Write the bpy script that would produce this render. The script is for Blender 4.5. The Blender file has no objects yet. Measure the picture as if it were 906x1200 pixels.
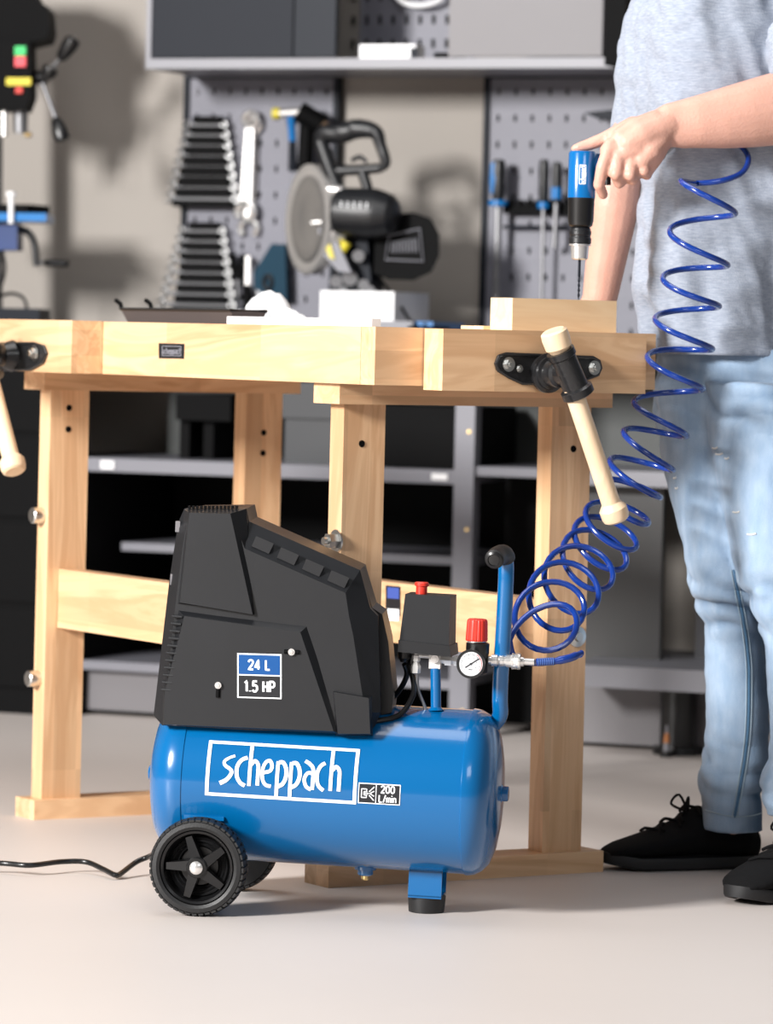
import bpy, bmesh, math, random
from math import sin, cos, pi, radians as R
from mathutils import Vector as V, Matrix, noise
random.seed(4)
# ------------------------------------------------------------------ camera, world, lights, exposure
sc = bpy.context.scene
COL = sc.collection
YC = -1.04
FPX, CX, CY, HCAM, ROLL = 4800.0, 453.0, 400.0, 0.85, R(1.35)
cd = bpy.data.cameras.new('camera'); cam = bpy.data.objects.new('camera', cd); COL.objects.link(cam)
cd.sensor_fit = 'VERTICAL'; cd.sensor_height = 36.0; cd.sensor_width = 27.18
cd.lens = FPX / 1200 * 36
cd.shift_y = -(600 - CY) / 1200.0
cd.clip_start = 0.05; cd.clip_end = 60
cam.matrix_world = Matrix.Translation((0, YC, HCAM)) @ Matrix.Rotation(R(90), 4, 'X') @ Matrix.Rotation(ROLL, 4, 'Z')
cd.dof.use_dof = True; cd.dof.focus_distance = 6.12; cd.dof.aperture_fstop = 5.2
sc.camera = cam
sc.view_settings.view_transform = 'Standard'; sc.view_settings.look = 'None'
sc.view_settings.exposure = 0.08; sc.view_settings.gamma = 1.0; sc.view_settings.use_curve_mapping = False
w = bpy.data.worlds.new('world'); sc.world = w; w.use_nodes = True
w.node_tree.nodes['Background'].inputs[0].default_value = (0.93, 0.96, 1.0, 1)
w.node_tree.nodes['Background'].inputs[1].default_value = 0.15
def area(name, loc, target, sx, sy, power, col=(1, 1, 1)):
    l = bpy.data.lights.new(name, 'AREA'); l.shape = 'RECTANGLE'; l.size = sx; l.size_y = sy; l.energy = power; l.color = col
    o = bpy.data.objects.new(name, l); COL.objects.link(o); o.location = loc
    o.rotation_euler = (V(target) - V(loc)).to_track_quat('-Z', 'Y').to_euler(); return o
area('softbox_left', (-5.1, 0.8, 3.05), (0.1, 5.6, 0.6), 1.1, 1.4, 1120, (1, .98, .96))
area('softbox_front', (1.6, 0.9, 2.9), (0.2, 5.6, 0.4), 1.6, 1.2, 30, (.97, .98, 1))
area('ceiling_softbox', (-0.6, 5.7, 3.3), (-0.1, 6.4, 0.5), 2.4, 1.4, 40, (1, .98, .97))

# ------------------------------------------------------------------ picture point -> point on a real plane
def ray(px, py):
    x, y = px - CX, py - CY
    X = x * cos(ROLL) + y * sin(ROLL); Y = -x * sin(ROLL) + y * cos(ROLL)
    return V((X / FPX, 1.0, -Y / FPX))
O = V((0, YC, HCAM))
def P(px, py, D): return O + ray(px, py) * (D - YC)
def hit(F, px, py, axis, val):
    Fi = F.inverted(); o = Fi @ O; d = Fi.to_3x3() @ ray(px, py)
    return o + d * ((val - o[axis]) / d[axis])
BEN = Matrix.Translation((-.017, 5.2, 0)) @ Matrix.Rotation(R(32), 4, 'Z')
COMP = Matrix.Translation((-.078, 5.10, -.004)) @ Matrix.Rotation(R(-8), 4, 'Z') @ Matrix.Rotation(R(1.2), 4, 'Y')
WAL = Matrix.Translation((.45, 7.67, 0)) @ Matrix.Rotation(R(-21), 4, 'Z')
YV = WAL.to_3x3().inverted() @ V((0, 1, 0))

# ------------------------------------------------------------------ materials
def mat(name, col, rough=.5, metal=0., var=0., vscale=8, bump=0., bscale=60, coat=0., stretch=(1, 1, 1), sss=0, emit=None, alpha=None, spec=None):
    m = bpy.data.materials.new(name); m.use_nodes = True; nt = m.node_tree; N = nt.nodes; L = nt.links
    b = N['Principled BSDF']; b.inputs['Base Color'].default_value = (*col, 1); b.inputs['Roughness'].default_value = rough
    b.inputs['Metallic'].default_value = metal; b.inputs['Coat Weight'].default_value = coat; b.inputs['Coat Roughness'].default_value = .06
    if spec is not None: b.inputs['Specular IOR Level'].default_value = spec
    if sss: b.inputs['Subsurface Weight'].default_value = sss; b.inputs['Subsurface Radius'].default_value = (.012, .005, .003); b.inputs['Subsurface Scale'].default_value = 1
    if emit: b.inputs['Emission Color'].default_value = (*emit, 1); b.inputs['Emission Strength'].default_value = 1
    if var or bump:
        tc = N.new('ShaderNodeTexCoord'); mp = N.new('ShaderNodeMapping'); L.new(tc.outputs['Object'], mp.inputs[0]); mp.inputs['Scale'].default_value = stretch
    if var:
        n = N.new('ShaderNodeTexNoise'); n.inputs['Scale'].default_value = vscale; n.inputs['Detail'].default_value = 5; L.new(mp.outputs[0], n.inputs[0])
        mx = N.new('ShaderNodeMix'); mx.data_type = 'RGBA'; L.new(n.outputs[0], mx.inputs[0])
        mx.inputs[6].default_value = (*[max(0, c * (1 - var)) for c in col], 1); mx.inputs[7].default_value = (*[min(1, c * (1 + var)) for c in col], 1)
        L.new(mx.outputs[2], b.inputs['Base Color'])
    if bump:
        n2 = N.new('ShaderNodeTexNoise'); n2.inputs['Scale'].default_value = bscale; n2.inputs['Detail'].default_value = 3; L.new(mp.outputs[0], n2.inputs[0])
        bp = N.new('ShaderNodeBump'); bp.inputs['Strength'].default_value = bump; bp.inputs['Distance'].default_value = .002
        L.new(n2.outputs[0], bp.inputs['Height']); L.new(bp.outputs[0], b.inputs['Normal'])
    return m
def wood(name, axis, dark=(.50, .25, .11), light=(.80, .53, .31), lam=True, rough=.42):
    m = bpy.data.materials.new(name); m.use_nodes = True; nt = m.node_tree; N = nt.nodes; L = nt.links; b = N['Principled BSDF']
    b.inputs['Roughness'].default_value = rough; b.inputs['Coat Weight'].default_value = .12; b.inputs['Coat Roughness'].default_value = .3
    tc = N.new('ShaderNodeTexCoord'); oi = N.new('ShaderNodeObjectInfo')
    ad = N.new('ShaderNodeVectorMath'); ad.operation = 'MULTIPLY_ADD'; L.new(oi.outputs['Random'], ad.inputs[0]); ad.inputs[1].default_value = (7, 5, 3); L.new(tc.outputs['Object'], ad.inputs[2])
    s = [9, 9, 9]; s[axis] = .9
    mp = N.new('ShaderNodeMapping'); mp.inputs['Scale'].default_value = s; L.new(ad.outputs[0], mp.inputs[0])
    n1 = N.new('ShaderNodeTexNoise'); n1.inputs['Scale'].default_value = 1.6; n1.inputs['Detail'].default_value = 6; n1.inputs['Distortion'].default_value = 1.3; L.new(mp.outputs[0], n1.inputs[0])
    wv = N.new('ShaderNodeMath'); wv.operation = 'MULTIPLY'; wv.inputs[1].default_value = 38; L.new(n1.outputs[0], wv.inputs[0])
    sn = N.new('ShaderNodeMath'); sn.operation = 'SINE'; L.new(wv.outputs[0], sn.inputs[0])
    mr = N.new('ShaderNodeMapRange'); L.new(sn.outputs[0], mr.inputs[0]); mr.inputs[1].default_value = -1; mr.inputs[3].default_value = .0; mr.inputs[4].default_value = .32
    mr2 = N.new('ShaderNodeMapRange'); L.new(n1.outputs[0], mr2.inputs[0]); mr2.inputs[1].default_value = .3; mr2.inputs[2].default_value = .7; mr2.inputs[3].default_value = .3; mr2.inputs[4].default_value = .78
    a = N.new('ShaderNodeMath'); L.new(mr.outputs[0], a.inputs[0]); L.new(mr2.outputs[0], a.inputs[1])
    mx = N.new('ShaderNodeMix'); mx.data_type = 'RGBA'; L.new(a.outputs[0], mx.inputs[0]); mx.inputs[6].default_value = (*dark, 1); mx.inputs[7].default_value = (*light, 1)
    out = mx.outputs[2]
    if lam:
        sp = N.new('ShaderNodeVectorMath'); sp.operation = 'SNAP'; inc = [.044, .044, .044]; inc[axis] = .31; sp.inputs[1].default_value = inc; L.new(ad.outputs[0], sp.inputs[0])
        wn = N.new('ShaderNodeTexWhiteNoise'); L.new(sp.outputs[0], wn.inputs[0])
        r3 = N.new('ShaderNodeMapRange'); L.new(wn.outputs[0], r3.inputs[0]); r3.inputs[3].default_value = .84; r3.inputs[4].default_value = 1.1
        mm = N.new('ShaderNodeVectorMath'); mm.operation = 'SCALE'; L.new(out, mm.inputs[0]); L.new(r3.outputs[0], mm.inputs['Scale']); out = mm.outputs[0]
    L.new(out, b.inputs['Base Color'])
    fs = [260, 260, 260]; fs[axis] = 12
    mp2 = N.new('ShaderNodeMapping'); mp2.inputs['Scale'].default_value = fs; L.new(ad.outputs[0], mp2.inputs[0])
    n2 = N.new('ShaderNodeTexNoise'); n2.inputs['Scale'].default_value = 1; L.new(mp2.outputs[0], n2.inputs[0])
    bp = N.new('ShaderNodeBump'); bp.inputs['Strength'].default_value = .12; bp.inputs['Distance'].default_value = .001; L.new(n2.outputs[0], bp.inputs['Height']); L.new(bp.outputs[0], b.inputs['Normal'])
    return m
WX, WY, WZ = wood('beech_x', 0), wood('beech_y', 1), wood('beech_z', 2)
PALEX = wood('pale_wood_x', 0, (.74, .50, .27), (.90, .70, .45), False)
PALEZ = wood('pale_turned_wood', 2, (.76, .53, .33), (.86, .66, .45), False, .38)
BLUE = mat('blue_enamel', (.0, .105, .295), .20, 0, .02, 3, .012, 30, .5)
BLACKP = mat('black_cover_plastic', (.0072, .0078, .0095), .38, 0, .3, 9, .10, 900)
BLACKG = mat('black_gloss_plastic', (.006, .006, .0065), .28)
RUBBER = mat('black_rubber', (.007, .007, .0075), .5, bump=.1, bscale=300)
CHROME = mat('chrome', (.82, .80, .78), .27, .8)
STEEL = mat('brushed_steel', (.24, .24, .25), .42, .8)
STEELD = mat('dull_steel', (.11, .11, .115), .5, .5)
STEELB = mat('bright_steel', (.5, .5, .5), .35, .9)
NICK = mat('nickel_plate', (.68, .67, .65), .32, .35)
ZINC = mat('zinc_bolt', (.62, .62, .6), .28, 1)
BRASS = mat('brass', (.7, .5, .22), .3, 1)
REDP = mat('red_plastic', (.62, .035, .02), .35)
WHITE = mat('white_print', (.86, .88, .9), .45)
WHITEP = mat('white_plastic', (.84, .84, .85), .4)
LABELB = mat('black_print', (.012, .013, .016), .35)
LABELU = mat('blue_print', (.0, .065, .24), .35)
HOSE = mat('blue_hose', (.004, .035, .24), .2, coat=.4)
CASTB = mat('black_cast_iron', (.012, .012, .013), .3, bump=.25, bscale=220, coat=.15)
GREYM = mat('grey_powder_coat', (.17, .17, .195), .45, var=.05)
GREYD = mat('dark_grey_powder_coat', (.008, .0105, .017), .55, var=.06, spec=.2)
GREYP = mat('grey_door_paint', (.15, .142, .15), .5, var=.05)
INBLK = mat('black_cabinet_paint', (.0014, .0014, .0017), .7, spec=.12)
PEGM = mat('pegboard_grey', (.17, .17, .205), .5, var=.05, bump=.3, bscale=40, stretch=(.3, .3, 6))
SILV = mat('silver_frame', (.22, .22, .245), .45)
WALLM = mat('painted_wall', (.345, .315, .285), .8, var=.05, vscale=2, bump=.06, bscale=90)
CEILM = mat('ceiling_paint', (.7, .7, .7), .9)
TEAL = mat('teal_plastic', (.002, .032, .06), .55, spec=.15)
YEL = mat('yellow_plastic', (.6, .5, .02), .4)
GRN = mat('green_button', (.02, .5, .12), .4)
PINK = mat('red_button', (.75, .06, .08), .4)
TOOLBLUE = mat('tool_blue', (.0, .145, .42), .32)
SKIN = mat('skin', (.60, .33, .255), .48, var=.14, vscale=26, bump=.35, bscale=230, sss=.12)
HAIRM = mat('brown_hair', (.05, .028, .015), .6, bump=.6, bscale=200, stretch=(1, 1, .15))
SHOE = mat('black_knit', (.003, .003, .0035), .9, spec=.2, bump=.4, bscale=500)
SOLE = mat('black_sole_rubber', (.006, .006, .007), .6)
BONE = mat('tan_plastic', (.5, .33, .2), .5)
def cloth(name, c0, c1, c2, scale, attr=None):
    m = bpy.data.materials.new(name); m.use_nodes = True; nt = m.node_tree; N = nt.nodes; L = nt.links; b = N['Principled BSDF']
    b.inputs['Roughness'].default_value = .85; b.inputs['Sheen Weight'].default_value = .1
    tc = N.new('ShaderNodeTexCoord'); mp = N.new('ShaderNodeMapping'); mp.inputs['Scale'].default_value = (1, 1, .35) if attr else (.5, .5, 2.2); L.new(tc.outputs['Object'], mp.inputs[0])
    n = N.new('ShaderNodeTexNoise'); n.inputs['Scale'].default_value = scale; n.inputs['Detail'].default_value = 4; L.new(mp.outputs[0], n.inputs[0])
    mx = N.new('ShaderNodeMix'); mx.data_type = 'RGBA'; L.new(n.outputs[0], mx.inputs[0]); mx.inputs[6].default_value = (*c0, 1); mx.inputs[7].default_value = (*c1, 1)
    out = mx.outputs[2]
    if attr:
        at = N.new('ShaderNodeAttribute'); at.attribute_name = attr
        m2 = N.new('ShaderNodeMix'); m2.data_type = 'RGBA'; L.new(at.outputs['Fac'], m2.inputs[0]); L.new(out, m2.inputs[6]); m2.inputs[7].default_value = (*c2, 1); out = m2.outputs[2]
    L.new(out, b.inputs['Base Color'])
    n2 = N.new('ShaderNodeTexNoise'); n2.inputs['Scale'].default_value = 420; n2.inputs['Detail'].default_value = 2; L.new(tc.outputs['Object'], n2.inputs[0])
    bp = N.new('ShaderNodeBump'); bp.inputs['Strength'].default_value = .5; bp.inputs['Distance'].default_value = .0012; L.new(n2.outputs[0], bp.inputs['Height']); L.new(bp.outputs[0], b.inputs['Normal'])
    return m
DENIM = cloth('washed_denim', (.19, .30, .45), (.40, .50, .62), (.008, .055, .13), 60, 'wear_shade')
SHIRT = cloth('heather_jersey', (.155, .19, .25), (.40, .435, .51), None, 170)
def floor_mat():
    m = mat('screed_floor', (.60, .545, .51), .5, var=.05, vscale=1.3, bump=.15, bscale=22); return m
FLOORM = floor_mat()

# ------------------------------------------------------------------ mesh helpers
def link(name, me, m, parent=None, smooth=None):
    o = bpy.data.objects.new(name, me); COL.objects.link(o)
    if m is not None: me.materials.append(m)
    if parent: o.parent = parent
    return o
def ob(name, bm, m, parent=None, smooth=30, bev=0, seg=2):
    if bev:
        es = [e for e in bm.edges if len(e.link_faces) == 2 and e.calc_face_angle(0) > R(25)]
        bmesh.ops.bevel(bm, geom=es, offset=bev, segments=seg, affect='EDGES', clamp_overlap=True, profile=.5)
    bmesh.ops.recalc_face_normals(bm, faces=bm.faces)
    me = bpy.data.meshes.new(name)
    if smooth:
        for f in bm.faces: f.smooth = True
        for e in bm.edges:
            if len(e.link_faces) == 2 and e.calc_face_angle(0) > R(smooth): e.smooth = False
    bm.to_mesh(me); bm.free()
    return link(name, me, m, parent)
def BM(): return bmesh.new()
def box(bm, x0, x1, y0, y1, z0, z1, M=None):
    vs = [bm.verts.new(((M @ V(c)) if M else c)) for c in [(x0, y0, z0), (x1, y0, z0), (x1, y1, z0), (x0, y1, z0), (x0, y0, z1), (x1, y0, z1), (x1, y1, z1), (x0, y1, z1)]]
    for q in [(0, 3, 2, 1), (4, 5, 6, 7), (0, 1, 5, 4), (1, 2, 6, 5), (2, 3, 7, 6), (3, 0, 4, 7)]: bm.faces.new([vs[i] for i in q])
    return bm
def basis(d, up=V((0, 0, 1))):
    d = V(d).normalized(); up = V(up)
    if abs(d.dot(up)) > .98: up = V((0, 1, 0)) if abs(d.y) < .9 else V((1, 0, 0))
    a = d.cross(up).normalized(); return a, a.cross(d).normalized(), d
def rings(bm, rs, cap=True, close=False):
    n = len(rs[0]); L = [[bm.verts.new(p) for p in r] for r in rs]
    for i in range(len(L) - (0 if close else 1)):
        A, B = L[i], L[(i + 1) % len(L)]
        for j in range(n): bm.faces.new((A[j], A[(j + 1) % n], B[(j + 1) % n], B[j]))
    if cap and not close:
        bm.faces.new(L[0][::-1]); bm.faces.new(L[-1])
    return bm
def tube(bm, pts, r, seg=12, cap=True, close=False):
    pts = [V(p) for p in pts]; n = len(pts); rs = []; prev = None
    for i, p in enumerate(pts):
        a = pts[(i - 1) % n] if (i or close) else pts[0]; b = pts[(i + 1) % n] if (i < n - 1 or close) else pts[-1]
        t = (b - a).normalized()
        if prev is None: u, v, _ = basis(t)
        else:
            u = (prev - t * prev.dot(t)).normalized(); v = u.cross(t).normalized() * 1
        prev = u; v = t.cross(u)
        rr = r[i] if isinstance(r, (list, tuple)) else r
        rs.append([p + (u * cos(2 * pi * k / seg) + v * sin(2 * pi * k / seg)) * rr for k in range(seg)])
    return rings(bm, rs, cap, close)
def smoothpath(pts, k=6):
    pts = [V(p) for p in pts]; out = []
    for i in range(len(pts) - 1):
        p0 = pts[max(i - 1, 0)]; p1 = pts[i]; p2 = pts[i + 1]; p3 = pts[min(i + 2, len(pts) - 1)]
        for j in range(k):
            t = j / k; out.append(.5 * ((2 * p1) + (p2 - p0) * t + (2 * p0 - 5 * p1 + 4 * p2 - p3) * t * t + (3 * p1 - p0 - 3 * p2 + p3) * t ** 3))
    return out + [pts[-1]]
def lathe(bm, p0, d, prof, seg=24, up=V((0, 0, 1))):
    u, v, d = basis(d, up); p0 = V(p0)
    return rings(bm, [[p0 + d * h + (u * cos(2 * pi * k / seg) + v * sin(2 * pi * k / seg)) * max(r, 1e-5) for k in range(seg)] for h, r in prof])
def cyl(bm, p0, p1, r0, r1=None, seg=16):
    p0, p1 = V(p0), V(p1); return lathe(bm, p0, p1 - p0, [(0, r0), ((p1 - p0).length, r0 if r1 is None else r1)], seg)
def prism(bm, pts0, pts1):
    A = [bm.verts.new(p) for p in pts0]; B = [bm.verts.new(p) for p in pts1]; n = len(A)
    bm.faces.new(A[::-1]); bm.faces.new(B)
    for j in range(n): bm.faces.new((A[j], A[(j + 1) % n], B[(j + 1) % n], B[j]))
    return bm
def sphere(bm, c, r, seg=16, M=None):
    mm = Matrix.Translation(c) @ (M if M else Matrix.Diagonal((r, r, r, 1)))
    bmesh.ops.create_uvsphere(bm, u_segments=seg, v_segments=seg // 2 + 2, radius=1, matrix=mm); return bm
def thing(name, label, cat, F=None, group=None):
    o = bpy.data.objects.new(name, None); COL.objects.link(o); o.empty_display_size = .05
    if F is not None: o.matrix_world = F
    tag(o, label, cat, group); return o
def tag(o, label, cat, group=None):
    o['label'] = label; o['category'] = cat
    if group: o['group'] = group
    return o
def struct(o, label=None): o['kind'] = 'structure'; return o
def hexbolt(bm, p, d, r, h):
    u, v, d = basis(d); p = V(p)
    lathe(bm, p, d, [(0, r * 1.45), (h * .18, r * 1.45)], 20)
    A = [p + (u * cos(pi / 3 * k) + v * sin(pi / 3 * k)) * r for k in range(6)]
    prism(bm, A, [q + d * h for q in A])
    lathe(bm, p + d * h * .9, d, [(0, r * .55), (h * .5, r * .5)], 12)
    return bm

# printed strokes: ribbons and a small stroke alphabet
def ribbon(bm, pts, w, fn, step=.004):
    P2 = []
    for i in range(len(pts) - 1):
        a, c = V(pts[i]), V(pts[i + 1]); n = max(1, int((c - a).length / step))
        for k in range(n): P2.append(a.lerp(c, k / n))
    P2.append(V(pts[-1])); prev = None; ws = w if isinstance(w, (list, tuple)) else (w, w)
    for i, p in enumerate(P2):
        t_ = (P2[min(i + 1, len(P2) - 1)] - P2[max(i - 1, 0)]).normalized(); n = V((-t_.y, t_.x)); f = i / (len(P2) - 1); ww = ws[0] * (1 - f) + ws[1] * f
        cur = [bm.verts.new(fn(*(p + n * ww / 2))), bm.verts.new(fn(*(p - n * ww / 2)))]
        if prev: bm.faces.new((prev[0], prev[1], cur[1], cur[0]))
        prev = cur
def sp2(pts, k=6): return [(p.x, p.y) for p in smoothpath([V((a, b_, 0)) for a, b_ in pts], k)]
GL = {'2': [[(0, 4.6), (.5, 5.7), (1.6, 6), (2.7, 5.6), (3, 4.5), (2.4, 3), (0, 0), (3.1, 0)]], '4': [[(2.3, 0), (2.3, 6), (0, 1.6), (3.2, 1.6)]], 'L': [[(.2, 6), (.2, 0), (2.8, 0)]],
      '1': [[(.4, 4.8), (1.6, 6), (1.6, 0)]], '.': [[(.3, 0), (.3, .5)]], '5': [[(2.9, 6), (.5, 6), (.3, 3.4), (1.6, 3.8), (2.9, 3.1), (3, 1.2), (2.2, .1), (.9, 0), (0, .9)]], 'H': [[(.1, 0), (.1, 6)], [(2.9, 0), (2.9, 6)], [(.1, 3), (2.9, 3)]],
      'P': [[(.1, 0), (.1, 6), (2.1, 6), (3, 5.2), (3, 3.6), (2.1, 2.8), (.1, 2.8)]], '0': [[(1.5, 6), (.4, 5.4), (0, 4), (0, 2), (.4, .6), (1.5, 0), (2.6, .6), (3, 2), (3, 4), (2.6, 5.4), (1.5, 6)]],
      '/': [[(0, -.3), (2, 6.3)]], 'm': [[(0, 0), (0, 4)], [(0, 3.2), (.9, 4), (1.8, 3.4), (1.8, 0)], [(1.8, 3.2), (2.7, 4), (3.6, 3.4), (3.6, 0)]], 'i': [[(.2, 0), (.2, 4)], [(.2, 5.2), (.2, 6)]], 'n': [[(0, 0), (0, 4)], [(0, 3), (1, 4), (2.2, 3.6), (2.4, 0)]],
      's': [[(2.2, 3.6), (1, 4), (.1, 3.2), (2.2, 1), (1.2, 0), (0, .5)]], 'c': [[(2.2, 3.8), (1, 4), (0, 2.6), (0, 1.4), (1, 0), (2.2, .2)]], 'h': [[(0, 0), (0, 6)], [(0, 3), (1.2, 4), (2.3, 3.2), (2.3, 0)]], 'e': [[(0, 2), (2.3, 2.2), (1.8, 3.8), (.8, 4), (0, 2.6), (.2, .8), (1.2, 0), (2.3, .3)]],
      'p': [[(0, -2), (0, 4)], [(0, 4), (1.8, 3.8), (2.3, 2), (1.6, .1), (0, 0)]], 'a': [[(2.3, 0), (2.3, 3.8), (1, 4), (.3, 3.4)], [(2.3, 2.4), (.8, 2.3), (0, 1.2), (.8, 0), (2.3, .4)]], ' ': []}
GW = {'1': 2.2, '.': .6, ' ': 1.4, '/': 2, 'm': 3.6, 'i': .4, 'n': 2.4, 's': 2.2, 'c': 2.2, 'h': 2.3, 'e': 2.3, 'p': 2.3, 'a': 2.3}
def put_text(name, body, cap_h, fn, m, parent, sx=1.0, bold=1.05, gap=1.35):
    k = cap_h / 6; tot = sum(GW.get(c, 3) + gap for c in body) - gap; x0 = -tot / 2; b = BM()
    for c in body:
        for st in GL[c]: ribbon(b, [((x0 + px_) * k * sx, (py_ - 3) * k) for px_, py_ in st], bold * k, fn, 1.2)
        x0 += GW.get(c, 3) + gap
    return ob(name, b, m, parent, smooth=0)
# ------------------------------------------------------------------ setting
b = BM(); box(b, -6, 6, -2.5, 12, -.05, 0); o = struct(ob('floor', b, FLOORM, smooth=0))
# back wall plane is 0.55 m behind the fronts of the rear cabinets
WR = thing('wall_frame', '', '') if False else None
def wl(name, bm, m, parent=None, **k):
    o = ob(name, bm, m, parent, **k)
    if parent is None: o.matrix_world = WAL
    return o
b = BM(); box(b, -4, 3, .55, .65, 0, 3.4); struct(wl('wall_back', b, WALLM, smooth=0))
b = BM(); box(b, -2.6, -2.5, -3, .55, 0, 3.4); struct(wl('wall_left', b, WALLM, smooth=0))
b = BM(); box(b, -4, 3, .538, .55, 0, .07); struct(wl('baseboard_back', b, GREYD, smooth=0))

# pegboards --------------------------------------------------------------
def pegboard(name, label, x0, x1, z0, z1, screws):
    t = thing(name, label, 'pegboard', WAL)
    b = BM(); px, pz = .040, .0615; hw, hh = .0034, .0078; y = .525
    nx = max(1, round((x1 - x0) / px)); nz = max(1, round((z1 - z0) / pz)); sx = (x1 - x0) / nx; sz = (z1 - z0) / nz
    for i in range(nx):
        for j in range(nz):
            X, Z = x0 + i * sx, z0 + j * sz; cx, cz = X + sx / 2, Z + sz / 2
            o_ = [b.verts.new(p) for p in ((X, y, Z), (X + sx, y, Z), (X + sx, y, Z + sz), (X, y, Z + sz))]
            h = [b.verts.new(p) for p in ((cx - hw, y, cz - hh), (cx + hw, y, cz - hh), (cx + hw, y, cz + hh), (cx - hw, y, cz + hh))]
            k = [b.verts.new(v.co + V((0, .006, 0))) for v in h]
            for a in range(4):
                c = (a + 1) % 4; b.faces.new((o_[a], o_[c], h[c], h[a])); b.faces.new((h[a], h[c], k[c], k[a]))
    bmesh.ops.remove_doubles(b, verts=b.verts, dist=1e-5)
    ob('panel', b, PEGM, t, smooth=0)
    b = BM(); box(b, x0, x1, .535, .545, z0, z1); ob('backing', b, INBLK, t, smooth=0)
    b = BM()
    for (a, c, d, e) in ((x0 - .012, x0, z0 - .012, z1 + .012), (x1, x1 + .012, z0 - .012, z1 + .012), (x0, x1, z1, z1 + .012), (x0, x1, z0 - .012, z0)): box(b, a, c, .515, .545, d, e)
    ob('frame', b, GREYD, t, smooth=0)
    for (x, z) in screws:
        b = BM(); cyl(b, (x, .525, z), (x, .521, z), .0045, .004, 12); ob('screw', b, GREYM, t)
    return t
a0 = hit(WAL, 223, 92, 1, .525); a1 = hit(WAL, 393, 92, 1, .525); zb = hit(WAL, 300, 395, 1, .525).z
pegboard('pegboard', 'grey perforated pegboard behind the mitre saw, hung with wrench racks', a0.x, a1.x, zb, a0.z, [(a0.x + .02, a0.z - .03), (a1.x - .03, a0.z - .03)])
a0 = hit(WAL, 575, 92, 1, .525); a1 = hit(WAL, 860, 92, 1, .525)
pegboard('pegboard', 'grey perforated pegboard behind the air drill, hung with three screwdrivers', a0.x, a1.x, zb, a0.z, [(a0.x + .03, a0.z - .03)])

# wall cabinet --------------------------------------------------------------
t = thing('wall_cabinet', 'long grey steel wall cabinet with dark left door and light grey right door', 'cabinet', WAL)
YF = .24
def wx(px, py, y): return hit(WAL, px, py, 1, y).x
zb0 = hit(WAL, 450, 80, 1, YF).z; zb1 = hit(WAL, 450, 68, 1, YF).z; ZT = zb1 + .55
xl, xr = wx(171, 60, YF), wx(722, 60, YF)
b = BM(); box(b, xl, xr, YF, .55, zb0, zb1); box(b, xl, xr, YF, .55, ZT, ZT + .02); box(b, xl, xl + .012, YF, .55, zb1, ZT); box(b, xr - .022, xr, YF, .55, zb1, ZT)
ob('frame', b, SILV, t, bev=.002, seg=1)
def wdoor(name, p0, p1, m, y=YF + .004, lab=None):
    b = BM(); x0, x1 = wx(p0, 40, y), wx(p1, 40, y); box(b, x0, x1, y, y + .018, zb1 + .003, ZT - .003); o = ob(name, b, m, t, bev=.002, seg=1)
    if lab: o['label'] = lab
    return x0, x1
wdoor('door', 177, 343, GREYD, lab='dark blue-grey steel door')
wdoor('side_panel', 345, 393, mat('slate_steel', (.006, .009, .016), .5, spec=.2), lab='narrow slate dark panel')
x0, x1 = wdoor('door', 526, 706, GREYP, lab='light grey steel door')
b = BM(); box(b, wx(396, 40, .4), wx(530, 40, .4), .535, .55, zb1, ZT); ob('back_panel', b, PEGM, t, smooth=0)
b = BM()
for i in range(9):
    for j in range(7):
        x = wx(412, 40, .53) + i * .033; z = zb1 + .045 + j * .055; box(b, x, x + .006, .53, .536, z, z + .02)
o = ob('hook_slots', b, INBLK, t, smooth=0); o['kind'] = 'stuff'
b = BM(); box(b, xr, xr + .045, .16, .55, zb0 - .0, ZT); ob('end_panel', b, INBLK, t, smooth=0)
# things in the cabinet
def wpt(px, py, y): return hit(WAL, px, py, 1, y)
def wbox(b, p0, p1, q0, q1, y0, y1):   # px range, py range at front plane y0
    A = wpt(p0, q1, y0); B = wpt(p1, q0, y0); return box(b, A.x, B.x, y0, y1, A.z, B.z)
b = BM(); A = wpt(421, 69, .30); B = wpt(487, 52, .30); box(b, A.x, B.x, .30, .36, zb1, B.z)
o = ob('socket_box', b, WHITEP, None, bev=.004); o.matrix_world = WAL; tag(o, 'small white box standing in the open bay of the wall cabinet', 'box')
o2 = BM(); A = wpt(480, 66, .292); box(o2, A.x, A.x + .016, .296, .301, zb1 + .004, A.z + .02); c = ob('side_plate', o2, GREYD, o, smooth=0)
b = BM(); x = wpt(505, 60, .3).x; box(b, x, x + .05, .32, .36, zb1, zb1 + .018); cyl(b, (x + .06, .34, zb1), (x + .06, .34, zb1 + .03), .008)
o = ob('clamp', b, INBLK); o.matrix_world = WAL; tag(o, 'small black clamp beside the white box in the wall cabinet', 'clamp')
c = wpt(483, -14, .45); b = BM(); tube(b, [(c.x + .062 * cos(a * pi / 16), .50 + .0 * a, c.z + .036 * sin(a * pi / 16)) for a in range(32)], .006, 8, close=True)
o = ob('cable_loop', b, WHITEP); o.matrix_world = WAL; tag(o, 'white looped cable hanging high in the open cabinet bay', 'cable')

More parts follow.
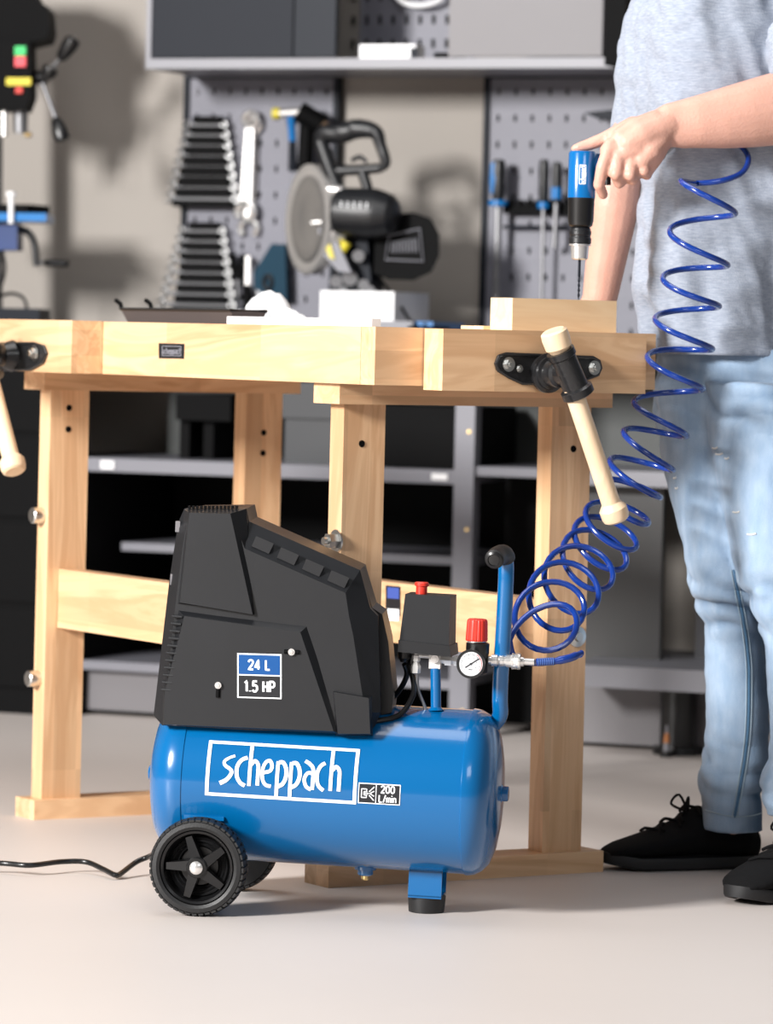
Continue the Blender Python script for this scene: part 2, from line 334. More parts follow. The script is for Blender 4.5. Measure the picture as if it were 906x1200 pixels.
# rear workbench -------------------------------------------------------------
t = thing('rear_workbench', 'grey steel workbench along the back wall with open black shelves below', 'workbench', WAL)
ZW = .875
xL = wpt(50, 600, 0).x - .85; xR = wpt(906, 600, 0).x + .5
b = BM(); box(b, xL, xR, -.06, .508, ZW - .035, ZW); ob('worktop', b, GREYD, t, bev=.003, seg=1)
zs1 = wpt(300, 543, 0).z; zs0 = wpt(300, 559, 0).z
xp0, xp1 = wpt(533, 600, 0).x, wpt(556, 600, 0).x
xq = wpt(100, 600, 0).x
b = BM(); box(b, xq, xp0, 0, .5, zs0, zs1); ob('shelf', b, GREYM, t, bev=.002, seg=1)
b = BM(); box(b, xp0, xp1, -.01, .03, 0, ZW - .035); ob('post', b, GREYM, t, bev=.003, seg=1)
for z in (.06, .15, .25, .45, .66): b = BM(); cyl(b, ((xp0 + xp1) / 2 + .01, -.01, z), ((xp0 + xp1) / 2 + .01, -.013, z), .004); ob('screw', b, BRASS, t)
b = BM(); box(b, xq - .02, xq, 0, .5, 0, zs1); ob('side_panel', b, INBLK, t, smooth=0)
b = BM(); box(b, xq, xp0, .49, .5, 0, zs0); ob('back_panel', b, INBLK, t, smooth=0)
zz = wpt(160, 640, .1).z; b = BM(); box(b, wpt(138, 640, .1).x, xp0, .12, .49, zz - .012, zz + .006); ob('shelf', b, GREYM, t, smooth=0)
zz = wpt(140, 778, 0).z; b = BM(); box(b, xq, xp0, 0.0, .49, zz - .016, zz + .004); ob('shelf', b, GREYM, t, bev=.002, seg=1)
b = BM(); box(b, xq, wpt(330, 800, .03).x, .03, .05, .012, zz - .016); ob('plinth', b, GREYP, t, smooth=0)
b = BM(); box(b, wpt(56, 640, .07).x, wpt(92, 640, .07).x, .07, .5, 0, zs1); o = ob('black_divider', b, INBLK, t, smooth=0)
# right bay
b = BM(); box(b, xq, xR, .44, .45, zs1 + .001, ZW - .036); ob('shaded_wall_sheet', b, mat('wall_shade_grey', (.075, .08, .078), .6, var=.15, vscale=3), t, smooth=0)  # added dark sheet, its colour gives the wall's shade below the worktop
zt = wpt(600, 548, 0).z
b = BM(); box(b, xp1, wpt(640, 548, 0).x, .0, .49, zt - .02, zt); ob('shelf', b, GREYM, t, bev=.002, seg=1)
z2 = wpt(760, 553, -.06).z
b = BM(); box(b, wpt(640, 560, -.06).x, xR, -.06, .49, z2 - .032, z2); ob('shelf', b, SILV, t, bev=.003, seg=1)
b = BM(); box(b, wpt(640, 640, 0).x, wpt(776, 640, 0).x, 0, .02, .02, z2 - .032); ob('door_panel', b, mat('charcoal_door', (.055, .055, .056), .5, var=.1), t, bev=.003, seg=1)
b = BM(); box(b, xp1, wpt(642, 640, 0).x, .2, .49, .02, zt - .03); ob('black_drawer_box', b, INBLK, t, smooth=0)
b = BM(); box(b, wpt(776, 640, 0).x, xR, .3, .49, .0, z2 - .03); ob('back_panel', b, INBLK, t, smooth=0)
b = BM(); box(b, wpt(800, 700, 0).x, wpt(824, 700, 0).x, .1, .14, .0, z2 - .03); ob('post', b, mat('inner_grey_post', (.09, .09, .1), .5), t, bev=.003, seg=1)
z3 = wpt(760, 783, -.22).z
b = BM(); box(b, wpt(660, 790, -.22).x, xR, -.22, .3, z3 - .045, z3); ob('lower_shelf', b, SILV, t, bev=.004, seg=1)
b = BM(); cx = wpt(795, 830, -.05).x; cyl(b, (cx, -.05, 0.0), (cx, -.05, z3 - .045), .038, .038, 24); cyl(b, (cx, -.05, 0), (cx, -.05, .016), .052, .05, 24); ob('leg', b, BLACKG, t)
b = BM(); box(b, wpt(640, 830, -.02).x, xR, -.02, 0, .01, z3 - .045); ob('plinth', b, GREYP, t, smooth=0)
b = BM(); q = wpt(783, 870, -.12); cyl(b, (q.x, -.13, .012), (q.x, -.13, .045), .008, .004); cyl(b, (q.x, -.13, .045), (q.x, -.13, .066), .004, .0022)
o = ob('glue_bottle', b, SILV, None); o.matrix_world = WAL; tag(o, 'tiny white pointed bottle on the floor by the black leg of the rear bench', 'bottle')
b = BM(); cyl(b, (q.x, -.13, .03), (q.x, -.13, .05), .0072, .0045); o2 = ob('orange_band', b, mat('orange_plastic', (.45, .16, .04), .4), o); o2.location = (0, 0, 0)
b = BM(); cyl(b, (q.x, -.13, 0), (q.x, -.13, .013), .013, .013); ob('base', b, RUBBER, o)
# things on the rear shelf
b = BM(); x0, x1 = wpt(212, 500, .15).x, wpt(276, 500, .15).x; box(b, x0, x1, .12, .4, wpt(240, 493, .12).z, wpt(240, 462, .12).z)
t2 = thing('grinder_stand', 'black bench machine on two legs, on the rear shelf under the bench top', 'machine', WAL); ob('body', b, INBLK, t2, bev=.006)
for a in (227, 255):
    b = BM(); xx = wpt(a, 500, .2).x; box(b, xx - .012, xx + .012, .15, .35, zs1, wpt(240, 490, .12).z); ob('leg', b, INBLK, t2, smooth=0)
b = BM(); box(b, wpt(334, 500, .1).x, wpt(395, 500, .1).x, .1, .4, zs1, zs1 + .10); box(b, wpt(320, 500, .1).x, wpt(395, 500, .1).x, .09, .4, zs1 + .10, zs1 + .18)
o = ob('tool_case', b, mat('case_black', (.018, .02, .024), .5), None, bev=.006); o.matrix_world = WAL; tag(o, 'dark lidded tool case on the rear shelf between the bench trestles', 'case')
b = BM(); box(b, wpt(440, 500, .1).x, xp0 - .004, .06, .4, zs1, zs1 + .135)
o = ob('tool_case', b, INBLK, None, bev=.006); o.matrix_world = WAL; tag(o, 'black case on the rear shelf beside the grey post', 'case')
b = BM(); A = wpt(118, 541, -.004); box(b, A.x, A.x + .032, -.004, 0, zs0 + .006, zs1 - .006); ob('shelf_label', b, WHITEP, t, smooth=0)
b = BM(); A = wpt(506, 549, -.004); box(b, A.x, A.x + .036, -.004, 0, zs0 + .008, zs1 - .008); ob('shelf_label', b, WHITEP, t, smooth=0)
# black tall cabinet at the left
b = BM(); box(b, xL, wpt(52, 640, -.06).x, -.05, .06, .0, ZW - .037)
t2 = thing('tool_cabinet', 'black floor cabinet under the rear bench behind the left trestle', 'cabinet', WAL)
ob('body', b, INBLK, t2, bev=.004)
for k in range(4):
    b = BM(); box(b, xL + .02, wpt(50, 640, -.06).x, -.058, -.05, .06 + k * .19, .235 + k * .19); dr = ob('drawer', b, INBLK, t2, bev=.003)

# ---- wrench racks
def wrench(px0, px1, py, y, label, group, big=1.0):
    A = wpt(px0, py, y); B = wpt(px1, py, y); L = B.x - A.x; h = .0055 * big + L * .018; z = A.z; th = .004
    t = thing('combination_wrench', label, 'wrench', WAL @ Matrix.Translation((A.x, y, z)), group)
    b = BM(); box(b, h * 1.1, L - h * 1.1, -th, 0, -h * .5, h * .5); ob('shaft', b, STEELD, t, bev=.001, seg=1)
    b = BM(); rs = []
    tube(b, [(L - h * .9 + h * .95 * cos(a * pi / 8), -th / 2, h * .95 * sin(a * pi / 8)) for a in range(16)], h * .42, 6, close=True); ob('ring_end', b, STEELB, t)
    b = BM(); tube(b, [(h * .9 + h * 1.1 * cos(a), -th / 2, h * 1.1 * sin(a)) for a in [R(60) + i * R(240) / 8 for i in range(0)]] or [(h * .7 + h * 1.1 * cos(R(-140 + 280 * i / 10)) * 1, -th / 2, h * 1.1 * sin(R(-140 + 280 * i / 10))) for i in range(11)], h * .45, 6); ob('open_end', b, STEELB, t)
    return t
def rack(name, ys, l0, l1, r0, r1, hx, desc, grp):
    n = len(ys)
    t = thing('wrench_rack', 'black stepped plastic rack of eight wrenches, ' + desc, 'rack', WAL)
    A = wpt(hx[0], ys[0] - 8, .5); B = wpt(hx[1], ys[0] - 8, .5); C = wpt(hx[3], ys[-1] + 7, .5); D = wpt(hx[2], ys[-1] + 7, .5)
    b = BM(); prism(b, [A, B, C, D], [p + V((0, .024, 0)) for p in (A, B, C, D)]); ob('back_plate', b, INBLK, t, smooth=0)
    for i in range(n + 1):
        f = i / n; yy = (ys[0] - 6) * (1 - f) + (ys[-1] + 6) * f
        x0 = wpt(hx[0] + (hx[2] - hx[0]) * f, yy, .485); x1 = wpt(hx[1] + (hx[3] - hx[1]) * f, yy, .485)
        b = BM(); box(b, x0.x, x1.x, .478, .5, x0.z - .0074, x0.z + .0074); ob('slot_rib', b, INBLK, t, smooth=0)
    words = ['topmost and shortest', 'second from top', 'third from top', 'fourth from top', 'fifth from top', 'sixth from top', 'seventh from top', 'lowest and longest']
    for i, yy in enumerate(ys):
        f = i / (n - 1); wrench(l0 + (l1 - l0) * f, r0 + (r1 - r0) * f, yy, .497, 'steel wrench, %s in the %s' % (words[i], desc.split(',')[0].replace('the ', '', 1)), grp)
rack('a', [146, 157.5, 169, 181, 193, 205, 218, 232], 217, 196, 266, 280, (227, 260, 203, 272), 'the upper rack on the pegboard', 'wrenches in the upper rack')
rack('b', [270, 281.5, 293.5, 305.5, 318, 330.5, 343, 356], 210, 186, 264, 276, (222, 256, 203, 268), 'the lower rack above the black tray', 'wrenches in the lower rack')
def bigwrench(top, bot, y, lab):
    A = wpt(*top, y); B = wpt(*bot, y)
    t = thing('combination_wrench', lab, 'wrench', WAL, 'two large wrenches on the pegboard')
    d = (B - A).normalized(); n = V((0, 1, 0)); s = d.cross(n).normalized()
    b = BM(); w0, w1 = .010, .014
    prism(b, [A + d * .02 - s * w0, A + d * .02 + s * w0, B - d * .02 + s * w1, B - d * .02 - s * w1], [p + n * .008 for p in (A + d * .02 - s * w0, A + d * .02 + s * w0, B - d * .02 + s * w1, B - d * .02 - s * w1)])
    ob('shaft', b, CHROME, t, bev=.002)
    b = BM(); tube(b, [A + n * .004 + (s * cos(a * pi / 10) + d * sin(a * pi / 10)) * .017 for a in range(20)], .007, 8, close=True); ob('ring_end', b, CHROME, t)
    b = BM(); tube(b, [B + n * .004 + (s * sin(R(-135 + 27 * i)) - d * cos(R(-135 + 27 * i))) * .021 for i in range(11)], .009, 8); ob('open_end', b, CHROME, t)
bigwrench((293, 140), (287, 248), .495, 'large chrome wrench hung upright beside the upper wrench rack, in front')
bigwrench((297, 146), (291, 268), .51, 'large chrome wrench hung upright behind its twin, open end lower')
# hammer, mallet, saw handle, pliers, chisel
t = thing('hammer', 'hammer with bright steel head, yellow end and blue handle on the pegboard', 'hammer', WAL)
b = BM(); A = wpt(329, 133, .47); B = wpt(358, 131, .47); cyl(b, A, B, .011, .013, 16); ob('head', b, CHROME, t)
b = BM(); cyl(b, wpt(321, 133, .47), A, .014, .012, 16); ob('striking_cap', b, YEL, t)
b = BM(); tube(b, [wpt(341, 136, .47), wpt(343, 165, .48)], [.010, .009], 12); ob('handle_sleeve', b, TOOLBLUE, t)
b = BM(); tube(b, [wpt(343, 165, .48), wpt(343, 200, .49)], [.009, .011], 12); ob('handle', b, GREYD, t)
t = thing('mallet', 'black rubber mallet beside the blue-handled hammer, partly behind the saw', 'mallet', WAL)
b = BM(); cyl(b, wpt(350, 130, .44), wpt(377, 146, .46), .024, .024, 20); ob('head', b, INBLK, t, bev=.003)
b = BM(); cyl(b, wpt(375, 145, .45), wpt(383, 149, .46), .011, .01, 16); ob('face', b, BONE, t)
b = BM(); tube(b, [wpt(360, 140, .47), wpt(357, 205, .48)], .018, 12); ob('handle', b, INBLK, t)
t = thing('hand_saw', 'hand saw with angular teal handle hung low on the pegboard', 'saw', WAL)
out = [(297, 320), (318, 286), (334, 286), (336, 352), (322, 352), (298, 338)]
b = BM(); prism(b, [wpt(x, y, .48) for x, y in out], [wpt(x, y, .48) + V((0, .022, 0)) for x, y in out]); ob('handle', b, TEAL, t, bev=.006)
b = BM(); A = wpt(314, 331, .478); tube(b, [A + V((.010 * cos(a), 0, .016 * sin(a))) for a in [i * pi / 8 for i in range(16)]], .005, 8, close=True); ob('grip_ring', b, BLACKP, t)
b = BM(); out = [(300, 338), (330, 350), (332, 392), (306, 392)]; prism(b, [wpt(x, y, .492) for x, y in out], [wpt(x, y, .492) + V((0, .002, 0)) for x, y in out]); ob('blade', b, STEEL, t, smooth=0)
t = thing('pliers', 'small black-handled pliers beside the lower wrench rack', 'pliers', WAL)
for s in (-1, 1):
    b = BM(); tube(b, [wpt(279 + s * 8, 298, .5), wpt(279 + s * 4, 315, .5), wpt(279, 330, .5)], [.010, .009, .006], 10); ob('handle', b, INBLK, t)
b = BM(); cyl(b, wpt(279, 328, .5), wpt(279, 350, .5), .008, .004); ob('jaws', b, STEEL, t)
t = thing('chisel', 'chisel with pale blade standing upright beside the teal saw handle', 'chisel', WAL)
b = BM(); wbox(b, 287, 293, 300, 336, .49, .495); ob('blade', b, CHROME, t, smooth=0)
b = BM(); cyl(b, wpt(290, 334, .49), wpt(290, 362, .49), .010, .012); ob('handle', b, INBLK, t)

# ---- screwdrivers and rail on the right pegboard
t = thing('tool_holder_rail', 'black tool holder rail across the right-hand pegboard holding screwdrivers', 'holder', WAL)
b = BM(); wbox(b, 590, 668, 240, 250, .49, .52); ob('rail', b, INBLK, t, bev=.002)
for k in range(7):
    b = BM(); xx = 594 + k * 11; wbox(b, xx, xx + 6, 234, 241, .485, .51); ob('clip', b, INBLK, t, smooth=0)
b = BM(); A = wpt(590, 266, .5); B = wpt(668, 266, .5); cyl(b, A, B, .004, .004, 8); ob('wire', b, GREYD, t)
def driver(px, y0, y1, ye, hw, lab, style, rod):
    t = thing('screwdriver' if style != 'file' else 'file', lab, 'screwdriver' if style != 'file' else 'file', WAL)
    A, B, E = wpt(px, y0, .47), wpt(px - 1, y1, .47), wpt(px - 3, ye, .475)
    d = B - A; L = d.length
    b = BM(); lathe(b, A, d, [(0, hw * .6), (.004, hw * .85), (L * .25, hw), (L * .5, hw * .92), (L * .75, hw), (L * .9, hw * .8), (L, hw * .75)], 16); ob('handle', b, BLACKP, t)
    if style == 'file':
        b = BM(); C = A.lerp(B, .08); lathe(b, C + V((-hw * .55, -.006, 0)), d, [(0, hw * .5), (L * .35, hw * .62), (L * .7, hw * .5)], 12); ob('grip_inlay', b, TOOLBLUE, t)
        b = BM(); lathe(b, B, d, [(-.006, hw * 1.35), (.006, hw * 1.35)], 16); ob('collar', b, TOOLBLUE, t)
    elif style == 'collar':
        b = BM(); lathe(b, B, d, [(-.006, hw * 1.1), (.008, hw * 1.1)], 16); ob('collar', b, TOOLBLUE, t)
    else:
        b = BM(); lathe(b, A.lerp(B, .62), d, [(0, hw * 1.03), (L * .28, hw * 1.0)], 16); ob('collar', b, TOOLBLUE, t)
    b = BM(); cyl(b, B, E, rod, rod, 10); ob('shaft', b, STEEL, t)
driver(585, 187, 238, 352, .0165, 'blue and black handled file at the left edge of the pegboard', 'file', .008)
driver(638, 187, 240, 352, .0125, 'long screwdriver with plain black handle and blue collar', 'collar', .0045)
driver(653, 190, 238, 290, .0125, 'short screwdriver with blue-banded handle next to the air drill', 'band', .006)
t = thing('shelf_bracket', 'small dark grey steel tray on the right pegboard behind the hand', 'bracket', WAL)
b = BM(); out = [(684, 132), (740, 126), (740, 140), (700, 139)]; prism(b, [wpt(x, y, .42) for x, y in out], [wpt(x, y, .42) + V((0, .1, 0)) for x, y in out]); ob('tray', b, GREYD, t, smooth=0)
b = BM(); cyl(b, wpt(722, 144, .45), wpt(745, 146, .45), .008); ob('blue_clip', b, TOOLBLUE, t)

# ---- mitre saw -------------------------------------------------------------
t = thing('mitre_saw', 'black and silver mitre saw on the rear bench before the pegboard', 'saw', WAL)
ys = .22
def W(px, py, y=ys): return wpt(px, py, y)
def disc(name, c, rx, rz, th, m, tilt, parent, hole=0, seg=40):
    b = BM(); n = V((cos(tilt), -sin(tilt), 0)); u = V((sin(tilt), cos(tilt), 0)); z = V((0, 0, 1))
    def ring(s, off): return [c + n * off + (u * cos(2 * pi * k / seg) + z * sin(2 * pi * k / seg)) * rz * s for k in range(seg)]
    prof = [(.55, -th * .2), (.9, -th * .5), (1, -th * .35), (1, th * .35), (.9, th * .5), (.55, th * .2)]
    rings(b, [ring(s, o_) for s, o_ in prof]); o = ob(name, b, m, parent, smooth=40); return o
cG = W(360, 257)
GALU = mat('cast_aluminium', (.66, .64, .62), .32, .7)
nW = WAL.to_3x3().inverted() @ V((-.91, -.42, 0)); TL = math.atan2(-nW.y, nW.x)
disc('blade_guard', cG + V((.012, 0, 0)), 0, .124, .034, GALU, TL, t)
disc('guard_rim', W(366, 257, .205), 0, .098, .03, mat('dark_aluminium', (.40, .39, .38), .3, .8), TL, t)
disc('blade_cover', W(384, 259, .19), 0, .075, .04, GALU, TL, t)
disc('blade_boss', W(392, 258, .17), 0, .045, .05, GREYD, TL, t)
b = BM(); A, B = W(396, 248, .16), W(470, 252, .16); lathe(b, A, B - A, [(0, .050), (.006, .054), (.09, .056), (.105, .052), (.128, .044), (.140, .03), (.145, .0)], 28); ob('motor', b, BLACKP, t)
b = BM()
for k in range(5): cyl(b, A.lerp(B, .2 + .1 * k) + V((0, -.0555, .010)), A.lerp(B, .2 + .1 * k) + V((0, -.0555, .022)), .0022)
ob('motor_lettering', b, WHITE, t)
b = BM(); out = [(440, 262), (455, 252), (485, 249), (505, 256), (515, 275), (515, 300), (506, 318), (485, 328), (455, 327), (438, 320)]
prism(b, [W(x, y, .20) for x, y in out], [W(x, y, .20) + YV * .09 for x, y in out]); ob('dust_bag', b, INBLK, t, bev=.012, seg=3)
b = BM(); out = [(456, 276), (492, 268), (496, 306), (452, 304)]
pp = [W(x, y, .196) for x, y in out]; tube(b, pp, .0022, 6, close=True)
for k in range(9):
    f = .14 + k * .09; a = pp[0].lerp(pp[1], f); c = pp[3].lerp(pp[2], f); tube(b, [a.lerp(c, .28), a.lerp(c, .72)], .0016, 5)
ob('bag_emblem', b, SILV, t)
for nm, path, r_ in (('handle', [(376, 172), (380, 158), (400, 156), (420, 151), (440, 155), (446, 170), (452, 190), (446, 197)], [.014, .022, .024, .022, .017, .013, .012, .010]),
                     ('handle_brace', [(446, 197), (420, 199), (396, 200)], [.011, .012, .013]), ('handle_post', [(376, 166), (386, 195), (398, 225)], [.018, .017, .014]),
                     ('arm_link', [(424, 198), (432, 225)], [.013, .012]), ('trigger', [(412, 188), (422, 184), (430, 190)], [.005, .006, .004])):
    b = BM(); tube(b, smoothpath([W(x, y, .17) for x, y in path], 4), [r_[min(len(r_) - 1, i // 4)] * (1 - (i % 4) / 4) + r_[min(len(r_) - 1, i // 4 + 1)] * ((i % 4) / 4) for i in range((len(path) - 1) * 4 + 1)], 12); ob(nm, b, BLACKP, t)
b = BM(); cyl(b, W(366, 261, .15), W(388, 260, .15), .006); ob('guard_pin', b, CHROME, t)
b = BM(); cyl(b, W(386, 222, .15), W(403, 224, .15), .012); ob('spindle_lock', b, CHROME, t)
b = BM(); out = [(372, 268), (386, 262), (412, 320), (396, 318), (380, 300)]; prism(b, [W(x, y, .145) for x, y in out], [W(x, y, .145) + V((0, .012, 0)) for x, y in out]); ob('guard_lever', b, GREYM, t, bev=.002)
b = BM(); out = [(378, 282), (386, 282), (392, 304), (386, 302)]; prism(b, [W(x, y, .14) for x, y in out], [W(x, y, .14) + V((0, .004, 0)) for x, y in out]); cyl(b, W(400, 294, .16), W(407, 284, .16), .011); ob('warning_mark', b, YEL, t)
b = BM(); prism(b, [W(x, y, .20) for x, y in [(404, 275), (430, 275), (436, 345), (392, 345)]], [W(x, y, .20) + V((0, .07, 0)) for x, y in [(404, 275), (430, 275), (436, 345), (392, 345)]]); ob('pivot_column', b, GREYD, t, bev=.004)
b = BM()
for (x, y, r_) in ((394, 330, .014), (410, 326, .017), (426, 334, .013), (402, 340, .01), (420, 300, .014), (434, 340, .01)): cyl(b, W(x, y, .17), W(x, y, .2), r_, r_ * .8)
ob('pivot_knobs', b, STEEL, t)
b = BM(); A = W(375, 372, .12); B = W(462, 342, .12); box(b, A.x, B.x, .12, .34, ZW + .02, B.z); ob('fence', b, WHITEP, t, bev=.004)
b = BM(); box(b, A.x - .05, B.x + .06, .08, .4, ZW, ZW + .02); ob('base', b, SILV, t, bev=.003)
b = BM(); A = W(462, 379, .1); box(b, B.x + .061, B.x + .10, .1, .3, ZW, ZW + .02); ob('base_extension', b, TOOLBLUE, t, bev=.002)
b = BM(); tube(b, smoothpath([W(440, 318, .25), W(450, 333, .22), W(468, 356, .18), W(482, 377, .12), W(500, 380, .1)], 5), .0035, 8); ob('power_cord', b, INBLK, t)
# cloth, metal offcut, things on bench back
b = BM(); A = W(497, 378, .05)
tube(b, [V((A.x + .04 * cos(a), .08 + .06 * sin(a), ZW + .006)) for a in [i * pi / 8 for i in range(16)]], .004, 8, close=True)
o = ob('cable_coil', b, INBLK); o.matrix_world = WAL; tag(o, 'dark cable coil lying flat on the rear bench beside the mitre saw', 'cable')

# ---- drill press (left edge) -----------------------------------------------
t = thing('drill_press', 'black bench drill press with blue table at the left edge of the rear bench', 'drill press', WAL)
yd = .12
def Q(px, py, y=yd): return wpt(px, py, y)
out = [(-70, -30), (30, -30), (45, 2), (56, 8), (58, 34), (55, 45), (36, 50), (-70, 50)]
b = BM(); prism(b, [Q(x, y) for x, y in out], [Q(x, y) + YV * .2 for x, y in out]); ob('belt_housing', b, INBLK, t, bev=.006)
b = BM(); prism(b, [Q(x, y, .10) for x, y in [(-30, 48), (35, 48), (36, 112), (30, 128), (-20, 128), (-30, 112)]], [Q(x, y, .10) + YV * .16 for x, y in [(-30, 48), (35, 48), (36, 112), (30, 128), (-20, 128), (-30, 112)]]); ob('head', b, INBLK, t, bev=.005)
for nm, m, (p0, p1, q0, q1) in (('start_button', GRN, (17, 30, 54, 65)), ('stop_button', PINK, (17, 30, 66, 78)), ('yellow_sticker', YEL, (7, 36, 91, 100)), ('red_mark', REDP, (18, 26, 102, 109))):
    b = BM(); wbox(b, p0, p1, q0, q1, .094, .10); ob(nm, b, m, t, bev=.001)
b = BM(); cyl(b, Q(35, 92, .14), Q(54, 90, .14), .016); ob('feed_hub', b, BLACKG, t)
for pth, kn in (([(54, 90), (72, 66)], [(70, 70), (88, 44)]), ([(50, 98), (65, 138)], [(65, 138), (74, 166)]), ([(52, 90), (58, 82)], [(54, 92), (61, 78)])):
    b = BM(); cyl(b, Q(*pth[0], .12), Q(*pth[1], .11), .0055); f = ob('feed_lever', b, STEEL, t)
    A, B = Q(*kn[0], .11), Q(*kn[1], .11); L = (B - A).length; b = BM(); lathe(b, A, B - A, [(0, .008), (L * .15, .014), (L * .6, .019), (L * .9, .018), (L, .010)], 16); ob('lever_grip', b, BLACKG, f)
b = BM(); cyl(b, Q(5, 112, .13), Q(5, 160, .13), .0075); ob('depth_rod', b, CHROME, t)
b = BM(); cyl(b, Q(24, 126, .16), Q(24, 156, .16), .018, .016); ob('quill', b, STEEL, t)
b = BM(); cyl(b, Q(30, 158, .13), Q(36, 158, .13), .006); ob('chuck_key_boss', b, BRASS, t)
b = BM(); cyl(b, Q(-12, 375, .25), Q(-12, 40, .25), .030, .030, 24); ob('column', b, STEEL, t)
b = BM(); A = Q(-60, 256, .04); B = Q(54, 250, .04); pt_ = [V((A.x, .04, B.z - .018)), V((B.x, .04, B.z - .018)), V((B.x, .04, B.z)), V((A.x, .04, B.z))]; prism(b, pt_, [p + YV * .22 for p in pt_]); ob('table', b, TOOLBLUE, t, bev=.003)
b = BM(); box(b, A.x + .02, Q(36, 240, .1).x, .1, .2, B.z, B.z + .022); ob('machine_vise', b, INBLK, t, bev=.003)
b = BM(); cyl(b, Q(13, 262, .03), Q(13, 228, .03), .006); cyl(b, Q(13, 230, .03), Q(13, 225, .03), .011); ob('clamp_bolt', b, WHITEP, t)
b = BM(); pt_ = [Q(-40, 293, .08), Q(20, 293, .08), Q(20, 262, .08), Q(-40, 262, .08)]; prism(b, pt_, [p + YV * .15 for p in pt_]); ob('table_bracket', b, mat('navy_casting', (.004, .03, .14), .4), t, bev=.005)
b = BM(); tube(b, smoothpath([Q(18, 268, .10), Q(32, 272, .08), Q(40, 285, .08), Q(43, 312, .08)], 5), .0085, 10); ob('crank_arm', b, BLACKG, t)
b = BM(); cyl(b, Q(46, 308), Q(54, 308), .005); ob('crank_pin', b, STEEL, t)
b = BM(); cyl(b, Q(54, 308), Q(79, 309), .0085); ob('crank_grip', b, BLACKG, t, bev=.002)
b = BM(); tube(b, smoothpath([Q(2, 292), Q(6, 315), Q(0, 340), Q(-4, 360)], 5), .004, 8); tube(b, smoothpath([Q(-6, 350), Q(12, 344), Q(28, 350), Q(33, 372)], 5), .004, 8); ob('cable', b, BLACKG, t)
b = BM(); A = Q(-60, 380, .02); B = Q(46, 374, .02); pt_ = [V((A.x, .02, ZW)), V((B.x, .02, ZW)), V((B.x, .02, ZW + .03)), V((A.x, .02, ZW + .03))]; prism(b, pt_, [p + YV * .3 for p in pt_]); ob('base_plate', b, GREYD, t, bev=.006)

# ------------------------------------------------------------------ front workbench
t = thing('joiners_workbench', 'beech joiner workbench with two trestles and two wooden-handled vises', 'workbench', BEN)
ZT2, ZA, ZR = .872, .783, .751
def bb(name, x0, x1, y0, y1, z0, z1, m, parent=None, bev=.003):
    b = BM(); cx, cy, cz = (x0 + x1) / 2, (y0 + y1) / 2, (z0 + z1) / 2
    box(b, x0 - cx, x1 - cx, y0 - cy, y1 - cy, z0 - cz, z1 - cz); o = ob(name, b, m, parent or t, bev=bev)
    o.location = (cx, cy, cz); return o
BL = 1.9
BW = hit(BEN, 768, 430, 1, 0).x
bb('front_apron', 0, .045, .042, BL, ZA, ZT2, WY)
bb('end_cap', 0, BW, 0, .041, ZA, ZT2, WX)
bb('end_cap', .0455, BW, BL - .04, BL, ZA, ZT2, WX)
bb('back_apron', BW - .045, BW, .042, BL - .041, ZA, ZT2, WY)
np_ = 6; pw = (BW - .092) / np_
for k in range(np_):
    xa = .046 + k * pw; bb('top_plank', xa, xa + pw - .0008, .042, BL - .041, ZT2 - .038, ZT2 - .0005, WY, bev=.0015)
tt = t
def bx(px, py, yl): return hit(BEN, px, py, 1, yl).x
for (y0, rl, rr_, fl_, fr_, legs) in ((.134, 398, 718, 385, 707, ((403, 450), (647, 695))), (1.088, 52, 352, 40, 330, ((59, 104), (288, 330)))):
    tr = bpy.data.objects.new('trestle', None); COL.objects.link(tr); tr.parent = tt; tr.location = (0, y0, 0)
    def tb(name, *a, **k): return bb(name, *a, parent=tr, **k)
    tb('top_rail', bx(rl, 464, y0 - .012), bx(rr_, 470, y0 - .012), -.012, .066, ZR, ZA - .0005, WX)
    tb('foot', bx(fl_, 1030 if rl > 200 else 950, y0 - .010), bx(fr_, 1015 if rl > 200 else 945, y0 - .010), -.010, .062, 0, .034, WX, bev=.004)
    for (l0, l1) in legs:
        yy = 700 if l0 < 500 else 800
        xa = bx(l0, 500, y0 + .006); xb_ = xa + .076
        tb('leg', xa, xb_, .006, .046, .034, ZR, WZ, bev=.004)
        hs_ = {403: ((424, 520),), 647: ((672, 526),), 59: ((81, 478), (80, 503)), 288: ((309, 507), (308, 531))}[l0]
        for (hx_, hy_) in hs_:
            q = hit(BEN, hx_, hy_, 1, y0 + .006); b = BM(); cyl(b, (q.x, .0052, q.z), (q.x, .0085, q.z), .0055, .0055, 14); ob('dowel_hole', b, INBLK, tr)
XL1 = bx(403, 500, .14); XL2 = bx(59, 500, 1.094)
# bolts on trestle legs (facing the long side)
def bolt(px, py, xf, y_hint=None):
    p = hit(BEN, px, py, 0, xf); b = BM(); lathe(b, (xf, p.y, p.z), (-1, 0, 0), [(0, .013), (.004, .014), (.020, .014), (.022, .012)], 20); return ob('cross_bolt', b, ZINC, tt)
bolt(50, 604, XL2); bolt(45, 795, XL2)
p = hit(BEN, 395, 634, 0, XL1); b = BM(); hexbolt(b, (XL1, p.y, p.z), (-1, 0, 0), .0125, .018); ob('cross_bolt', b, ZINC, tt)
p = hit(BEN, 676, 746, 1, .139); b = BM(); lathe(b, (p.x, .140, p.z), (0, -1, 0), [(0, .017), (.003, .017), (.005, .008), (.01, .007)], 24); o = ob('cross_bolt', b, ZINC, tt); o['label'] = 'bolt with broad pale washer'
